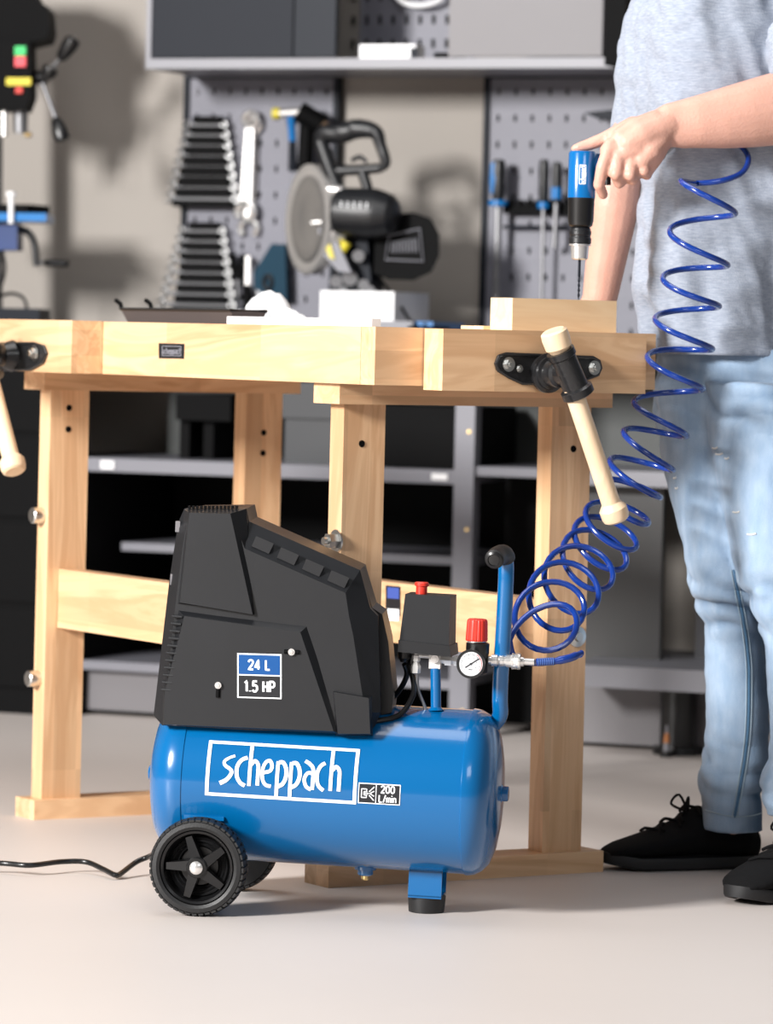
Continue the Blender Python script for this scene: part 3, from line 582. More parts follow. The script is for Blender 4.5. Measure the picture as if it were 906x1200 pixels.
# stretchers
za = hit(BEN, 75, 668, 0, .040)
xs_ = bx(69, 700, 1.09); bb('stretcher', xs_, xs_ + .034, .181, 1.093, hit(BEN, 72, 736, 0, xs_).z, hit(BEN, 72, 667, 0, xs_).z, WY)
xs_ = bx(297, 700, 1.09); XS2 = xs_; bb('stretcher', xs_, xs_ + .034, .181, 1.093, hit(BEN, 455, 752, 0, xs_).z, hit(BEN, 455, 682, 0, xs_).z, WY)
# bench badge
def flat(name, quads, plane_axis, val, th, m, parent, F):
    b = BM(); pts = [hit(F, x, y, plane_axis, val) for x, y in quads]; n = V((0, 0, 0)); n[plane_axis] = th
    prism(b, [p + n for p in pts], pts); return ob(name, b, m, parent, smooth=0)
o = flat('badge', [(186, 402), (216, 403), (215.5, 420.5), (186, 420)], 0, -.0006, .001, LABELB, tt, BEN)
# rear stretcher badge
o = flat('badge', [(452, 686), (469, 687.5), (469, 722), (452, 720)], 0, XS2 - .001, .001, LABELB, tt, BEN)
flat('badge_blue', [(454, 688), (467.5, 689), (467.5, 702), (454, 701)], 0, XS2 - .0015, .0008, mat('badge_blue', (.05, .09, .35), .4), tt, BEN)
flat('badge_white', [(454, 713), (467.5, 714), (467.5, 728), (454, 727)], 0, XS2 - .0017, .0008, WHITE, tt, BEN)

# vises -----------------------------------------------------------------------
v = bpy.data.objects.new('end_vise', None); COL.objects.link(v); v.parent = tt
JY = -.056
x1 = hit(BEN, 519, 420, 1, JY).x; x2 = hit(BEN, 757, 430, 1, JY).x
bb('jaw', x1, x2, JY, -.003, ZA - .006, ZT2 - .001, WX, parent=v, bev=.005)
pl = [(580.6, 426), (584, 417), (592, 414.5), (696, 418.8), (703, 423), (705, 431), (702, 439), (689, 444), (672, 450), (612, 449.5), (596, 442), (583, 434)]
b = BM(); A = [hit(BEN, x, y, 1, JY - .004) for x, y in pl]; prism(b, A, [p + V((0, .004, 0)) for p in A])
c = sum(A, V()) / len(A)
tube(b, [c + (p - c) * .985 for p in A], .0028, 8, close=True)
ob('plate', b, CASTB, v, bev=.0012)
for (x, y, r_) in ((596, 427, .0078), (696.5, 431, .0078), (609, 432, .0042)):
    b = BM(); hexbolt(b, hit(BEN, x, y, 1, JY - .005), (0, -1, 0), r_, .007 if r_ > .005 else .004); ob('bolt', b, ZINC, v)
HY = JY - .062
hc = hit(BEN, 666, 438, 1, HY)
nose0 = V((hc.x, JY - .004, hc.z)); 
b = BM(); lathe(b, nose0, (0, -1, 0), [(0, .031), (.006, .031), (.008, .026), (.014, .026), (.016, .021), (.026, .019), (.03, .022), (.036, .022), (.04, .018), (.06, .018)], 28); ob('screw_boss', b, CASTB, v)
h0 = hit(BEN, 656.5, 411, 1, HY); h1 = hit(BEN, 679, 464, 1, HY); hd = h1 - h0; hl = hd.length
b = BM(); lathe(b, h0, hd, [(0, .018), (0, .0225), (.010, .0225), (.012, .020), (hl - .016, .0205), (hl - .013, .0255), (hl - .002, .0255), (hl, .022), (hl, .014)], 28); ob('hub', b, CASTB, v)
def handle(parent, top, bot, hub_top, rr=.0148, kr=.021):
    d = (bot - top); L = d.length; hp = bpy.data.objects.new('handle', None)
    b = BM(); lathe(b, V((0, 0, 0)), d, [(0, rr), (L, rr)], 24)
    o = ob('handle', b, PALEZ, parent); o.location = top
    b = BM(); lathe(b, V((0, 0, 0)), d, [(-.032, .017), (-.029, kr), (-.02, kr + .001), (-.004, kr), (0, .0175), (.004, rr)], 28); ob('knob', b, PALEZ, o)
    b = BM(); lathe(b, d, d, [(-.004, rr), (0, .018), (.006, kr + .001), (.018, kr + .0008), (.024, kr - .001), (.027, .016)], 28); ob('knob', b, PALEZ, o)
    return o
hn = hd.normalized()
ht = h0 - hn * .002; hb = hit(BEN, 719, 590, 1, HY)
hb = h0 + hn * ((hb - h0).length)
hb = hit(BEN, 717, 592, 1, HY)
handle(v, ht, hb, h0)
# front vise at left
v = bpy.data.objects.new('front_vise', None); COL.objects.link(v); v.parent = tt
JX = -.060
y1 = hit(BEN, 84, 410, 0, JX).y
bb('jaw', JX, -.001, y1, y1 + .52, ZA - .0, ZT2 + .001, WY, parent=v, bev=.004)
pl = [(-90, 404), (40, 402.5), (51, 406), (54, 414), (50, 424), (36, 432), (-20, 434), (-90, 420)]
b = BM(); A = [hit(BEN, x, y, 0, JX - .004) for x, y in pl]; prism(b, A, [p + V((.004, 0, 0)) for p in A]); tube(b, A, .003, 8, close=True); ob('plate', b, CASTB, v, bev=.001)
b = BM(); hexbolt(b, hit(BEN, 41, 414, 0, JX - .005), (-1, 0, 0), .010, .010); ob('bolt', b, ZINC, v)
hc = hit(BEN, 14, 417, 0, JX - .004)
b = BM(); lathe(b, hc, (-1, 0, 0), [(0, .028), (.006, .026), (.02, .021), (.024, .023), (.032, .023), (.036, .018), (.075, .018)], 28); ob('screw_boss', b, CASTB, v)
g0 = hc + V((-.085, 0, .022)); g1 = hit(BEN, 13, 537, 0, g0.x)
sy = hit(BEN, -22, 418, 0, g0.x); g0 = V((g0.x, sy.y, sy.z + .02))
dd = (g1 - g0).normalized()
b = BM(); lathe(b, g0, dd, [(0, .018), (0, .0225), (.012, .0225), (.014, .02), (.05, .02), (.053, .025), (.064, .025), (.066, .014)], 28); ob('hub', b, CASTB, v)
b = BM(); cyl(b, hc + V((-.07, 0, 0)), g0 + dd * .03, .017); ob('screw_nose', b, CASTB, v)
handle(v, g0, g1, g0)

# ------------------------------------------------------------------ things lying on the front bench
def benchthing(o): o.matrix_world = BEN; return o
t = thing('tool_tray', 'shallow dark grey tool tray on the workbench beside the wrench racks', 'tray', BEN)
A = hit(BEN, 141, 378, 0, .14); B = hit(BEN, 270, 380, 0, .14); ya, yb = A.y, B.y
b = BM(); prism(b, [(.15, yb, ZT2), (.20, yb, ZT2), (.20, ya - .01, ZT2), (.15, ya - .01, ZT2)], [(.14, yb, ZT2 + .024), (.21, yb, ZT2 + .024), (.21, ya, ZT2 + .024), (.14, ya, ZT2 + .024)]); ob('tray_body', b, mat('tray_grey', (.06, .055, .06), .5), t, bev=.003)
b = BM(); tube(b, [(.14, yb, ZT2 + .024), (.21, yb, ZT2 + .024), (.21, ya, ZT2 + .024), (.14, ya, ZT2 + .024)], .0028, 8, close=True); ob('rim', b, BLACKP, t)
for px_ in (136, 171):
    b = BM(); q = hit(BEN, px_, 352, 0, .2); tube(b, [q, hit(BEN, px_ + 5, 356, 0, .2), V((.2, hit(BEN, px_ + 7, 360, 0, .2).y, ZT2 + .024))], .004, 8); ob('clip', b, INBLK, t)
t_ = BM(); A = hit(BEN, 272, 380, 0, .03); B = hit(BEN, 444, 380, 0, .03)
box(t_, .02, .036, B.y + .004, A.y, ZT2 + .0004, ZT2 + .0125); o = ob('white_board', t_, WHITEP, None, bev=.0015); o.matrix_world = BEN; tag(o, 'thin white board lying along the front edge of the workbench', 'board')
b = BM()
for k in range(4): cyl(b, (.0195, B.y + .04 + k * .09, ZT2 + .006), (.0198, B.y + .04 + k * .09, ZT2 + .006), .0008)
# crumpled white gloves
t = thing('work_gloves', 'crumpled white cloth gloves on the bench before the lower wrench rack', 'gloves', BEN)
g = hit(BEN, 326, 370, 0, .35)
b = BM(); rs = []
for i in range(15):
    f = i / 14; yy = g.y + .062 - f * .135; hgt = 1.35 * [.006, .026, .038, .042, .040, .034, .026, .021, .020, .021, .021, .019, .016, .010, .003][i]; wd = .035 + .015 * sin(f * 7)
    rs.append([(.35 + wd * cos(a), yy + .004 * sin(5 * a + i), ZT2 + max(0, hgt * max(0, sin(a)) ** .7 * (1 + .12 * sin(3 * a + i)))) for a in [2 * pi * k / 20 for k in range(20)]])
rings(b, rs); ob('cloth', b, mat('white_cotton', (.85, .85, .86), .9, bump=.5, bscale=120), t, smooth=60)
b = BM()
for k in range(3): tube(b, smoothpath([(.33 - .02 * k, g.y + .02 + .006 * k, ZT2 + .02), (.31 - .02 * k, g.y - .02, ZT2 + .014), (.30 - .015 * k, g.y - .055 + .01 * k, ZT2 + .006)], 4), [.009] * 8 + [.006], 8)
ob('glove_fingers', b, bpy.data.materials['white_cotton'], t)
# wooden block being drilled
A = hit(BEN, 600, 388, 1, .03); B2 = hit(BEN, 722, 393, 1, .03); zt = hit(BEN, 600, 349, 1, .03).z
bx0, bx1 = A.x, B2.x
b = BM(); cx, cy, cz = (bx0 + bx1) / 2, .03 + .031, (ZT2 + zt) / 2; box(b, bx0 - cx, bx1 - cx, -.031, .031, ZT2 - cz, zt - cz)
o = ob('wooden_block', b, PALEX, None, bev=.0015); o.matrix_world = BEN @ Matrix.Translation((cx, cy, cz)); tag(o, 'pale planed wooden block under the drill bit on the workbench', 'block')
b = BM(); box(b, bx0 - .012, bx0 + .05, .06, .125, ZT2, ZT2 + .006); o = ob('wood_offcut', b, PALEX, None, bev=.001); o.matrix_world = BEN @ Matrix.Translation((0, .033, 0)); tag(o, 'thin wood offcut peeking out behind the wooden block', 'offcut')
BLK = BEN @ V(((hit(BEN, 678, 350, 1, .055)).x, .055, zt))
DD = BLK.y            # depth of the drill axis
# ------------------------------------------------------------------ air drill
zaxis_top = P(681, 176, DD); tipz = BLK
DR = Matrix.Translation((BLK.x, BLK.y, 0))
t = thing('air_drill', 'blue and black pneumatic drill held upright with its bit in the wooden block', 'drill', DR)
def zy(py): return P(679, py, DD).z
ax = V((P(683, 175, DD).x - BLK.x, 0, zy(175) - BLK.z)).normalized()
def dz(py): return V((0, 0, BLK.z)) + ax * (zy(py) - BLK.z)
def dl(name, prof, m, parent=t, seg=32):
    b = BM(); o0 = dz(prof[0][0]); rs = [((dz(py) - o0).length, r_) for py, r_ in prof]; lathe(b, o0, -ax, rs, seg); return ob(name, b, m, parent)
body = dl('motor_housing', [(177, .018), (177.5, .0205), (180, .0222), (232, .0222)], mat('gloss_blue_housing', (.0, .12, .36), .2, coat=.8))
dl('front_housing', [(232, .0218), (234, .0212), (258, .0205), (264, .019), (266, .016)], BLACKG)
dl('chuck_collar', [(266, .0145), (268, .0165), (270, .0165), (271, .0175), (275, .0175), (276, .0165), (278, .0165), (279, .0178), (285, .0178), (286, .0155)], BLACKP)
dl('chuck', [(286, .0175), (288, .0175), (288.5, .0145), (303, .0135), (304.5, .010)], CHROME)
b = BM(); q0, q1 = dz(304), dz(351.5); L = (q1 - q0).length; n = 46
rs = []
for i in range(n + 1):
    f = i / n; c = q0.lerp(q1, f); tw = 0 if f < .4 else (f - .4) * 26; sq = 1 if f < .4 else .55
    rr = .0022 * (1 if f < .93 else (1 - f) / .07 + .05)
    rs.append([c + V((cos(tw) * cos(a) * rr - sin(tw) * sin(a) * rr * sq, sin(tw) * cos(a) * rr + cos(tw) * sin(a) * rr * sq, 0)) for a in [2 * pi * k / 10 for k in range(10)]])
rings(b, rs); ob('drill_bit', b, GREYD, t)
def dsurf(x, y):   # decal on the housing, x around, y along (mm)
    a = R(-90) + x * .001 / .0224; c = dz(205) + ax * y * .001; return c + V((cos(a) * .0224, sin(a) * .0224, 0))
b = BM()
for p_, q_ in (((-5, -15), (5, -15)), ((-5, 15), (5, 15)), ((-5, -15), (-5, 15)), ((5, -15), (5, 15))): ribbon(b, [p_, q_], 1.0, dsurf, 1.5)
ob('drill_logo_frame', b, WHITE, t, smooth=0)
put_text('drill_logo_text', 'scheppach', 7.5, lambda x, y: dsurf(-y, x), WHITE, t, .72, 1.1)
# grip: to the right, slightly downwards, inside the hand
def dp(px, py, dy=0): return P(px, py, DD + dy) - V((BLK.x, BLK.y, 0))
b = BM(); gr = [dp(688, 193), dp(702, 194, .004), dp(722, 193, .008), dp(742, 194, .012), dp(764, 193, .016)]
us = []
for i, c in enumerate(gr):
    a_, b_ = [(.017, .020), (.0125, .019), (.0125, .019), (.013, .018), (.015, .020)][i]; us.append([c + V((0, cos(k * pi / 10) * a_, sin(k * pi / 10) * b_)) for k in range(20)])
rings(b, us); ob('grip', b, TOOLBLUE, t)
b = BM(); cyl(b, dp(712, 205, .006), dp(712, 217, .006), .0055); ob('trigger', b, BLACKG, t, bev=.001)
b = BM(); cyl(b, dp(764, 193, .016), dp(776, 180, .04), .0085, .0085, 6); cyl(b, dp(776, 180, .04), dp(793, 165, .075), .0065); ob('air_inlet', b, CHROME, t)

# ------------------------------------------------------------------ compressor
t = thing('air_compressor', 'blue air compressor with black motor cover standing before the workbench', 'compressor', COMP)
TZ, TR = .190, .1225
def C(px, py, y): return hit(COMP, px, py, 1, y)
prof = [(-.262, 0), (-.2615, .03), (-.258, .062), (-.250, .092), (-.240, .108), (-.228, .1185), (-.217, .1228), (-.206, .1235), (-.1995, .1235), (-.1985, .1222), (.2165, .1222), (.2175, .1240), (.2195, .1240), (.2235, .1235), (.230, .1222), (.240, .1168), (.250, .106), (.257, .088), (.262, .06), (.264, .03), (.2645, 0)]
b = BM(); lathe(b, (0, 0, TZ), (1, 0, 0), prof, 96); ob('tank', b, BLUE, t, smooth=40)
for s in (-1, 1):
    b = BM(); x = .2640 if s > 0 else -.2605
    lathe(b, (x - s * .004, 0, TZ), (s, 0, 0), [(0, .016), (.004, .0145), (.006, .0115), (.013, .0115), (.0145, .010)], 24); ob('port_plug', b, BLUE, t)
# motor cover
def outl(pts, y): return [C(x, y_, y) for x, y_ in pts]
yf, ym, yb_ = -.104, -.078, .075
back = [(180, 838), (199, 676), (209, 612), (216, 596), (289, 596), (292, 611), (422, 668), (434, 713), (443, 722), (446, 835), (440, 850), (200, 850)]
front = [(190, 850), (205, 714), (214, 640), (220, 606), (272, 606), (287, 643), (405, 695), (409, 722), (414, 745), (428, 835), (434, 858), (300, 856)]
b = BM(); A, B, D_ = outl(front, yf), outl(back, ym), outl(back, ym)
D_ = [p + V((-.014 if i > 3 else .004, yb_ - ym, 0)) for i, p in enumerate(B)]
rings(b, [A, B, D_]); mc = ob('motor_cover', b, BLACKP, t, smooth=20, bev=.003, seg=2)
# right rear shell
o_ = [(424, 672), (436, 712), (448, 720), (455, 752), (461, 815), (459, 835), (420, 845)]
b = BM(); A = outl(o_, -.05); prism(b, A, [p + V((-.01, .12, 0)) for p in A]); ob('rear_shell', b, BLACKP, mc, bev=.006)
def plate(name, f, bk, y0, y1, parent=mc, m=BLACKP, bev=.002):
    b = BM(); prism(b, outl(bk, y1), outl(f, y0)); return ob(name, b, m, parent, bev=bev)
plate('filter_tower', [(211, 706), (222, 601), (270, 602), (296, 720)], [(203, 711), (216, 597), (289, 596), (303, 722)], -.112, -.085)
b = BM()
for k in range(13):
    for j in range(5):
        q = C(222 + k * 4.6, 597, -.092 + j * .012); box(b, q.x - .0017, q.x + .0017, q.y - .0035, q.y + .0035, q.z - .004, q.z - .0002)
ztop = max(v_.co.z for v_ in mc.data.vertices)
for v_ in b.verts: v_.co.z += ztop - C(240, 597, -.07).z + .001
o = ob('intake_grille', b, INBLK, mc, smooth=0)
plate('lower_panel', [(216, 722), (352, 741), (391, 857), (192, 849), (193, 812)], [(206, 712), (363, 731), (399, 860), (190, 850), (191, 815)], -.112, -.100)
plate('corner_block', [(391, 811), (432, 818), (434, 860), (396, 860)], [(389, 808), (436, 816), (437, 862), (393, 862)], -.112, -.09)
# ribs across the sloping shoulder
for k in range(4):
    x = 296 + k * 29.5; y = 628 + k * 13.4
    f = [(x + 4, y), (x + 25, y + 9), (x + 19, y + 21), (x - 1, y + 12)]
    plate('shoulder_rib', f, [(p[0], p[1] + 1) for p in f], -.101, -.086, bev=.0012)
# louvres along the left
for k in range(11):
    f = k / 10; xx = 210 - f * 13; yy = 722 + f * 86
    b = BM(); a = C(xx - 8, yy, -.111); c = C(xx + 3, yy + 1, -.111); tube(b, [a + V((.0, .006, 0)), a, c, c + V((0, .006, -.001))], .0019, 6); ob('louvre', b, BLACKP, mc)
for p in ((202, 676), (208, 614)):
    q = C(*p, -.084); b = BM(); box(b, q.x - .003, q.x + .004, q.y, q.y + .012, q.z - .012, q.z + .004); ob('side_clip', b, GREYP, mc, bev=.001)
for (x, y, sx, sy) in ((342, 764, 9, 3.0), (256, 803, 2.6, 9)):
    q = C(x, y, -.1125); b = BM()
    d = V((sx / 800, 0, 0)) if sx > sy else V((0, 0, sy / 800))
    q2 = q if sx > sy else q - d * .6
    tube(b, [q2 - d, q2 + d], .0034, 10); ob('screw_slot', b, INBLK, mc)
    b = BM(); cyl(b, q, q - V((0, .004, 0)), .0055, .005, 16); cyl(b, q - V((0, .004, 0)), q - V((0, .0055, 0)), .003, .0025, 12); ob('screw', b, CHROME, mc)
# --- printing helpers
# capacity label on cover (local plane coordinates)
yl = -.1132
L0 = C(304, 791.5, yl); ux = (C(329, 792.5, yl) - C(279, 791, yl)) / 50; uy = (C(304, 766, yl) - C(304, 818, yl)) / 52
def lf(off): return lambda x, y: L0 + ux * x + uy * y + V((0, -off, 0))
def rect(name, x0, x1, y0, y1, off, m, parent, fn):
    b = BM(); F_ = fn(off); n = 10
    for i in range(n):
        xa, xb = x0 + (x1 - x0) * i / n, x0 + (x1 - x0) * (i + 1) / n
        for j in range(6):
            ya_, yb2 = y0 + (y1 - y0) * j / 6, y0 + (y1 - y0) * (j + 1) / 6
            b.faces.new([b.verts.new(F_(*c)) for c in ((xa, ya_), (xb, ya_), (xb, yb2), (xa, yb2))])
    bmesh.ops.remove_doubles(b, verts=b.verts, dist=1e-6)
    return ob(name, b, m, parent, smooth=0)
rect('capacity_label', -26, 26, -27, 25.5, 0, WHITE, mc, lf)
rect('label_field', -24.3, 24.3, 1.0, 23.8, .0004, LABELU, mc, lf); rect('label_field', -24.3, 24.3, -25.4, -.6, .0004, LABELB, mc, lf)
put_text('label_text', '24 L', 11, lambda x, y: lf(.0008)(x, y + 12.4), WHITE, mc, .95, 1.25)
put_text('label_text', '1.5 HP', 12, lambda x, y: lf(.0008)(x, y - 13), WHITE, mc, .88, 1.25)
# logo on the tank: u along the tank (metres), v along its girth
def tf(off, u0, v0, k=1.0):
    return lambda x, y: V((u0 + x * k, -(TR + off) * cos((v0 + y * k) / TR), TZ + (TR + off) * sin((v0 + y * k) / TR)))
def onTank(px, py):
    Fi = COMP.inverted(); o = Fi @ O; d = Fi.to_3x3() @ ray(px, py)
    oy, oz, dy, dz_ = o.y, o.z - TZ, d.y, d.z; a = dy * dy + dz_ * dz_; bq = 2 * (oy * dy + oz * dz_); c = oy * oy + oz * oz - TR * TR
    s = (-bq - math.sqrt(bq * bq - 4 * a * c)) / (2 * a); p = o + d * s; return p.x, math.atan2(p.z - TZ, -p.y) * TR
c1 = onTank(246, 868); c2 = onTank(422, 878); c3 = onTank(417, 940); c4 = onTank(240, 934)
uc, vc = (c1[0] + c2[0] + c3[0] + c4[0]) / 4, (c1[1] + c2[1] + c3[1] + c4[1]) / 4
LW = ((c2[0] - c1[0]) + (c3[0] - c4[0])) / 2; LH = ((c1[1] - c4[1]) + (c2[1] - c3[1])) / 2
# logo unit space: x 0..180, y 0..66 (y up)
def lg(x, y, off=.0006):
    return tf(off, uc, vc)((x / 180 - .5) * LW, (y / 66 - .5) * LH)
b = BM(); S = 4.2
for p, q, w_ in (((0, 1.8), (180, 1.8), 3.8), ((0, 64.2), (180, 64.2), 3.8), ((1.8, 0), (1.8, 66), S), ((178.2, 0), (178.2, 66), S), ((52, 27), (52, 66), S), ((149, 26), (149, 66), S), ((85, 0), (85, 45), S), ((101, 0), (101, 45), S)):
    ribbon(b, [p, q], w_, lg, 3)
for st, w_ in ((sp2([(33, 46), (27, 44), (21, 40), (22, 36), (29, 32), (30, 28), (25, 22), (17, 18)]), (2.6, 4.2)),
               (sp2([(48, 45), (41, 42), (36.5, 35), (37, 26), (41, 20), (47, 17)]), 3.8),
               (sp2([(53, 38), (57, 42), (61.5, 38), (62, 28), (62, 18)]), 3.6),
               (sp2([(68.5, 31), (76, 33), (78, 38), (75, 43), (70, 41), (67, 33), (68, 24), (72, 19), (78, 18)]), 3.4),
               (sp2([(86, 42), (91, 42), (95, 36), (95.5, 28), (92, 21), (86, 18)]), 3.8),
               (sp2([(102, 42), (107, 42), (111, 36), (111.5, 28), (108, 21), (102, 18)]), 3.8),
               (sp2([(117, 45), (123, 42), (127.5, 36), (127.5, 17)]), 3.6), (sp2([(127, 33), (121, 33), (117.5, 27), (120, 20), (126, 17)]), 3.4),
               (sp2([(141, 44), (136, 41), (132.5, 34), (133, 25), (136, 20), (141, 17)]), 3.6),
               (sp2([(150, 37), (154, 41), (158.5, 37), (159, 28), (159, 17)]), 3.6)):
    ribbon(b, [(x, 14 + (y - 17) * 1.19) for x, y in st], (w_[0] * 1.15, w_[1] * 1.2) if isinstance(w_, tuple) else w_ * 1.2, lg, 2)
ribbon(b, [(52, 14), (52, 28)], S, lg, 3); ribbon(b, [(149, 14), (149, 27)], S, lg, 3)
bmesh.ops.recalc_face_normals(b, faces=b.faces)
ob('tank_logo', b, WHITE, t, smooth=0)
c1 = onTank(420.5, 917); c2 = onTank(470, 917); c3 = onTank(420.5, 941); SW = c2[0] - c1[0]; SH = c1[1] - c3[1]; su, sv = (c1[0] + c2[0]) / 2 , (c1[1] + c3[1]) / 2
def sf(off): return lambda x, y: tf(off, su, sv)(x / 50 * SW, y / 24 * SH)
rect('flow_label', -25, 25, -12, 12, .0005, WHITE, t, sf)
rect('flow_field', -24, -4.4, -10.8, 10.8, .0008, LABELB, t, sf); rect('flow_field', -3.4, 24, -10.8, 10.8, .0008, LABELB, t, sf)
put_text('flow_text', '200', 8, lambda x, y: sf(.0011)(x + 10, y + 5.6), WHITE, t, 1.0, 1.2); put_text('flow_text', 'L/min', 8, lambda x, y: sf(.0011)(x + 10, y - 5.2), WHITE, t, .95, 1.1, 1.1)
b = BM(); F_ = sf(.0011)
for pth in ([(-21, -5), (-21, 5), (-15, 5), (-15, 3)], [(-21, -5), (-15, -5), (-15, -3)], [(-18, 0), (-12, 0)], [(-12, 2), (-6, 8)], [(-12, -2), (-6, -8)], [(-11, 0), (-6, 3)], [(-11, 0), (-6, -3)], [(-18, -2), (-18, 2), (-14, 2)], [(-14, -2), (-18, -2)]):
    ribbon(b, pth, 1.1, F_, 2)
ob('flow_symbol', b, WHITE, t, smooth=0)
# bench badge lettering (flat, on long side of apron)
B0 = hit(BEN, 201, 411.3, 0, -.0009); bu = (hit(BEN, 214, 411.5, 0, -.0009) - hit(BEN, 188, 411, 0, -.0009)) / 26; bv = V((0, 0, 1)) * (.001 / .7)
put_text('badge_text', 'scheppach', 7.0, lambda x, y: B0 + bu * x + bv * y, GREYM, tt, .60)
b = BM(); lf2 = lambda x, y: B0 + bu * x + bv * y
for p, q in (((-11, -5.5), (11, -5.5)), ((-11, 5.5), (11, 5.5)), ((-11, -5.5), (-11, 5.5)), ((11, -5.5), (11, 5.5))): ribbon(b, [p, q], .9, lf2, 5)
ob('badge_border', b, GREYM, tt, smooth=0)

# wheels
wc = C(231, 1021, -.152); wc.z = .0724
WRAD = wc.z + .004 * 0 + .0035
def wheel(y0, s, parent):
    c = V((wc.x, y0, 0)); zc = wc.z; w_ = bpy.data.objects.new('wheel', None); COL.objects.link(w_); w_.parent = parent; w_.location = (wc.x, y0, zc)
    Rr = .0715; d = V((0, s, 0))   # s=-1: outer face towards camera
    b = BM(); lathe(b, (0, -.02 * s, 0), d, [(0, .052), (.0, .066), (.004, .0695), (.014, .0705), (.026, .0705), (.036, .0695), (.040, .066), (.041, .060), (.0385, .0555), (.02, .0535), (.004, .0535)], 64); ty = ob('tyre', b, RUBBER, w_)
    b = BM()
    for k in range(44):
        a = 2 * pi * k / 44
        for side in (-1, 1):
            a2 = a + (pi / 40 if side > 0 else 0); u = V((cos(a2), 0, sin(a2))); tt_ = V((-sin(a2), 0, cos(a2)))
            p = [u * .0672 + tt_ * -.0034 + V((0, side * .0202, 0)), u * .0672 + tt_ * .0034 + V((0, side * .0202, 0)), u * .0695 + tt_ * .0056 + V((0, side * .001, 0)), u * .0695 + tt_ * -.0012 + V((0, side * .001, 0))]
            q = [x + u * .0030 for x in p]; prism(b, p, q)
    ob('tread', b, RUBBER, ty, smooth=0)
    b = BM(); yo = s * .02
    lathe(b, (0, -.012 * s, 0), d, [(0, .0), (0, .054), (.028, .0545), (.0305, .0535), (.028, .0500), (.014, .048), (.010, .045), (.014, .043), (.010, .040), (.012, .037), (.008, .034), (.011, .031), (.006, .028), (.006, .0)], 56); rim = ob('rim', b, BLACKG, w_)
    for k in range(5):
        a = 2 * pi * k / 5 + R(100); u = V((cos(a), 0, sin(a))); n = V((-sin(a), 0, cos(a)))
        base = [u * .010 - n * .009, u * .049 + n * .002, u * .047 + n * .013, u * .012 + n * .009]
        yA, yB = V((0, s * .0, 0)), V((0, s * .0165, 0)); ins = sum(base, V()) / 4
        b = BM(); prism(b, [p + yA for p in base], [p + (ins - p) * .12 + yB + V((0, -s * .004 * ((p.length) / .05), 0)) for p in base]); sp_ = ob('spoke', b, BLACKG, w_, bev=.0012)
    b = BM(); lathe(b, (0, 0, 0), d, [(0, .016), (.0175, .0155), (.019, .0135), (.019, .010)], 28); ob('hub', b, BLACKG, w_)
    b = BM(); lathe(b, (0, .0185 * s, 0), d, [(0, .0098), (.004, .0098), (.0065, .007), (.0075, .003), (.0078, 0)], 20); ob('axle_cap', b, CHROME, w_)
    return w_
wheel(-.140, -1, t); wheel(.145, 1, t)
b = BM(); cyl(b, (wc.x, -.13, wc.z), (wc.x, .13, wc.z), .006); ob('axle', b, ZINC, t)
for s_ in (-1, 1): b = BM(); box(b, wc.x - .028, wc.x + .028, s_ * .106 - .002, s_ * .106 + .002, wc.z - .01, TZ - .02); ob('axle_bracket', b, BLUE, t, bev=.0015)
b = BM(); box(b, wc.x - .03, wc.x + .03, -.116, -.104, TZ - .052, TZ - .046); ob('bracket_flange', b, BLUE, t, bev=.002)
# front foot
f0 = C(478, 1050, -.03); f1 = C(517, 1050, -.03); zt_ = TZ - TR + .006
b = BM(); box(b, f0.x, f1.x, -.03, -.0265, f0.z, zt_ + .004); box(b, f0.x, f1.x, .0265, .03, f0.z, zt_ + .004); box(b, f0.x, f1.x, -.03, .03, zt_ - .004, zt_); box(b, f0.x, f1.x, -.03, .03, f0.z - .002, f0.z + .002); ob('foot_bracket', b, BLUE, t, bev=.0012)
fx = (f0.x + f1.x) / 2; fz = .0041 + sin(R(1.2)) * fx
b = BM(); lathe(b, (fx, 0, fz), (0, 0, 1), [(0, .022), (0, .0265), (.003, .027), (f0.z - fz - .001, .0285), (f0.z - fz + .001, .026)], 32); ob('rubber_foot', b, RUBBER, t)
# drain valve
q = C(428, 1024, 0); b = BM(); lathe(b, (q.x, 0, TZ - TR + .004), (0, 0, -1), [(0, .017), (.007, .0165), (.008, .012), (.014, .012), (.016, .009)], 20); ob('drain_boss', b, BLUE, t)
b = BM(); lathe(b, (q.x, 0, TZ - TR - .011), (0, 0, -1), [(0, .006), (.006, .006), (.008, .0045)], 12); ob('drain_screw', b, BRASS, t)
# handle
pth = [C(579, 656, -.075), C(583, 652, -.055), C(590, 650, -.035), C(593, 660, -.022), C(592.5, 690, -.02), C(590, 740, -.015), C(587, 790, -.008), C(586, 820, 0), C(586, 838, .008), C(578, 850, .02), C(566, 858, .03)]
sp_ = smoothpath(pth, 6)
b = BM(); tube(b, sp_[16:], .0118, 20); ob('handle_tube', b, BLUE, t)
b = BM(); tube(b, sp_[:18], [.012, .0145] + [.0148] * 15 + [.0125], 20); ob('handle_grip', b, RUBBER, t)
b = BM(); g_ = (sp_[0] - sp_[1]).normalized(); lathe(b, sp_[0], g_, [(-.002, .0125), (.0015, .0125), (.003, .009), (.0015, .008), (.002, 0)], 20); ob('grip_end', b, BLACKG, t)
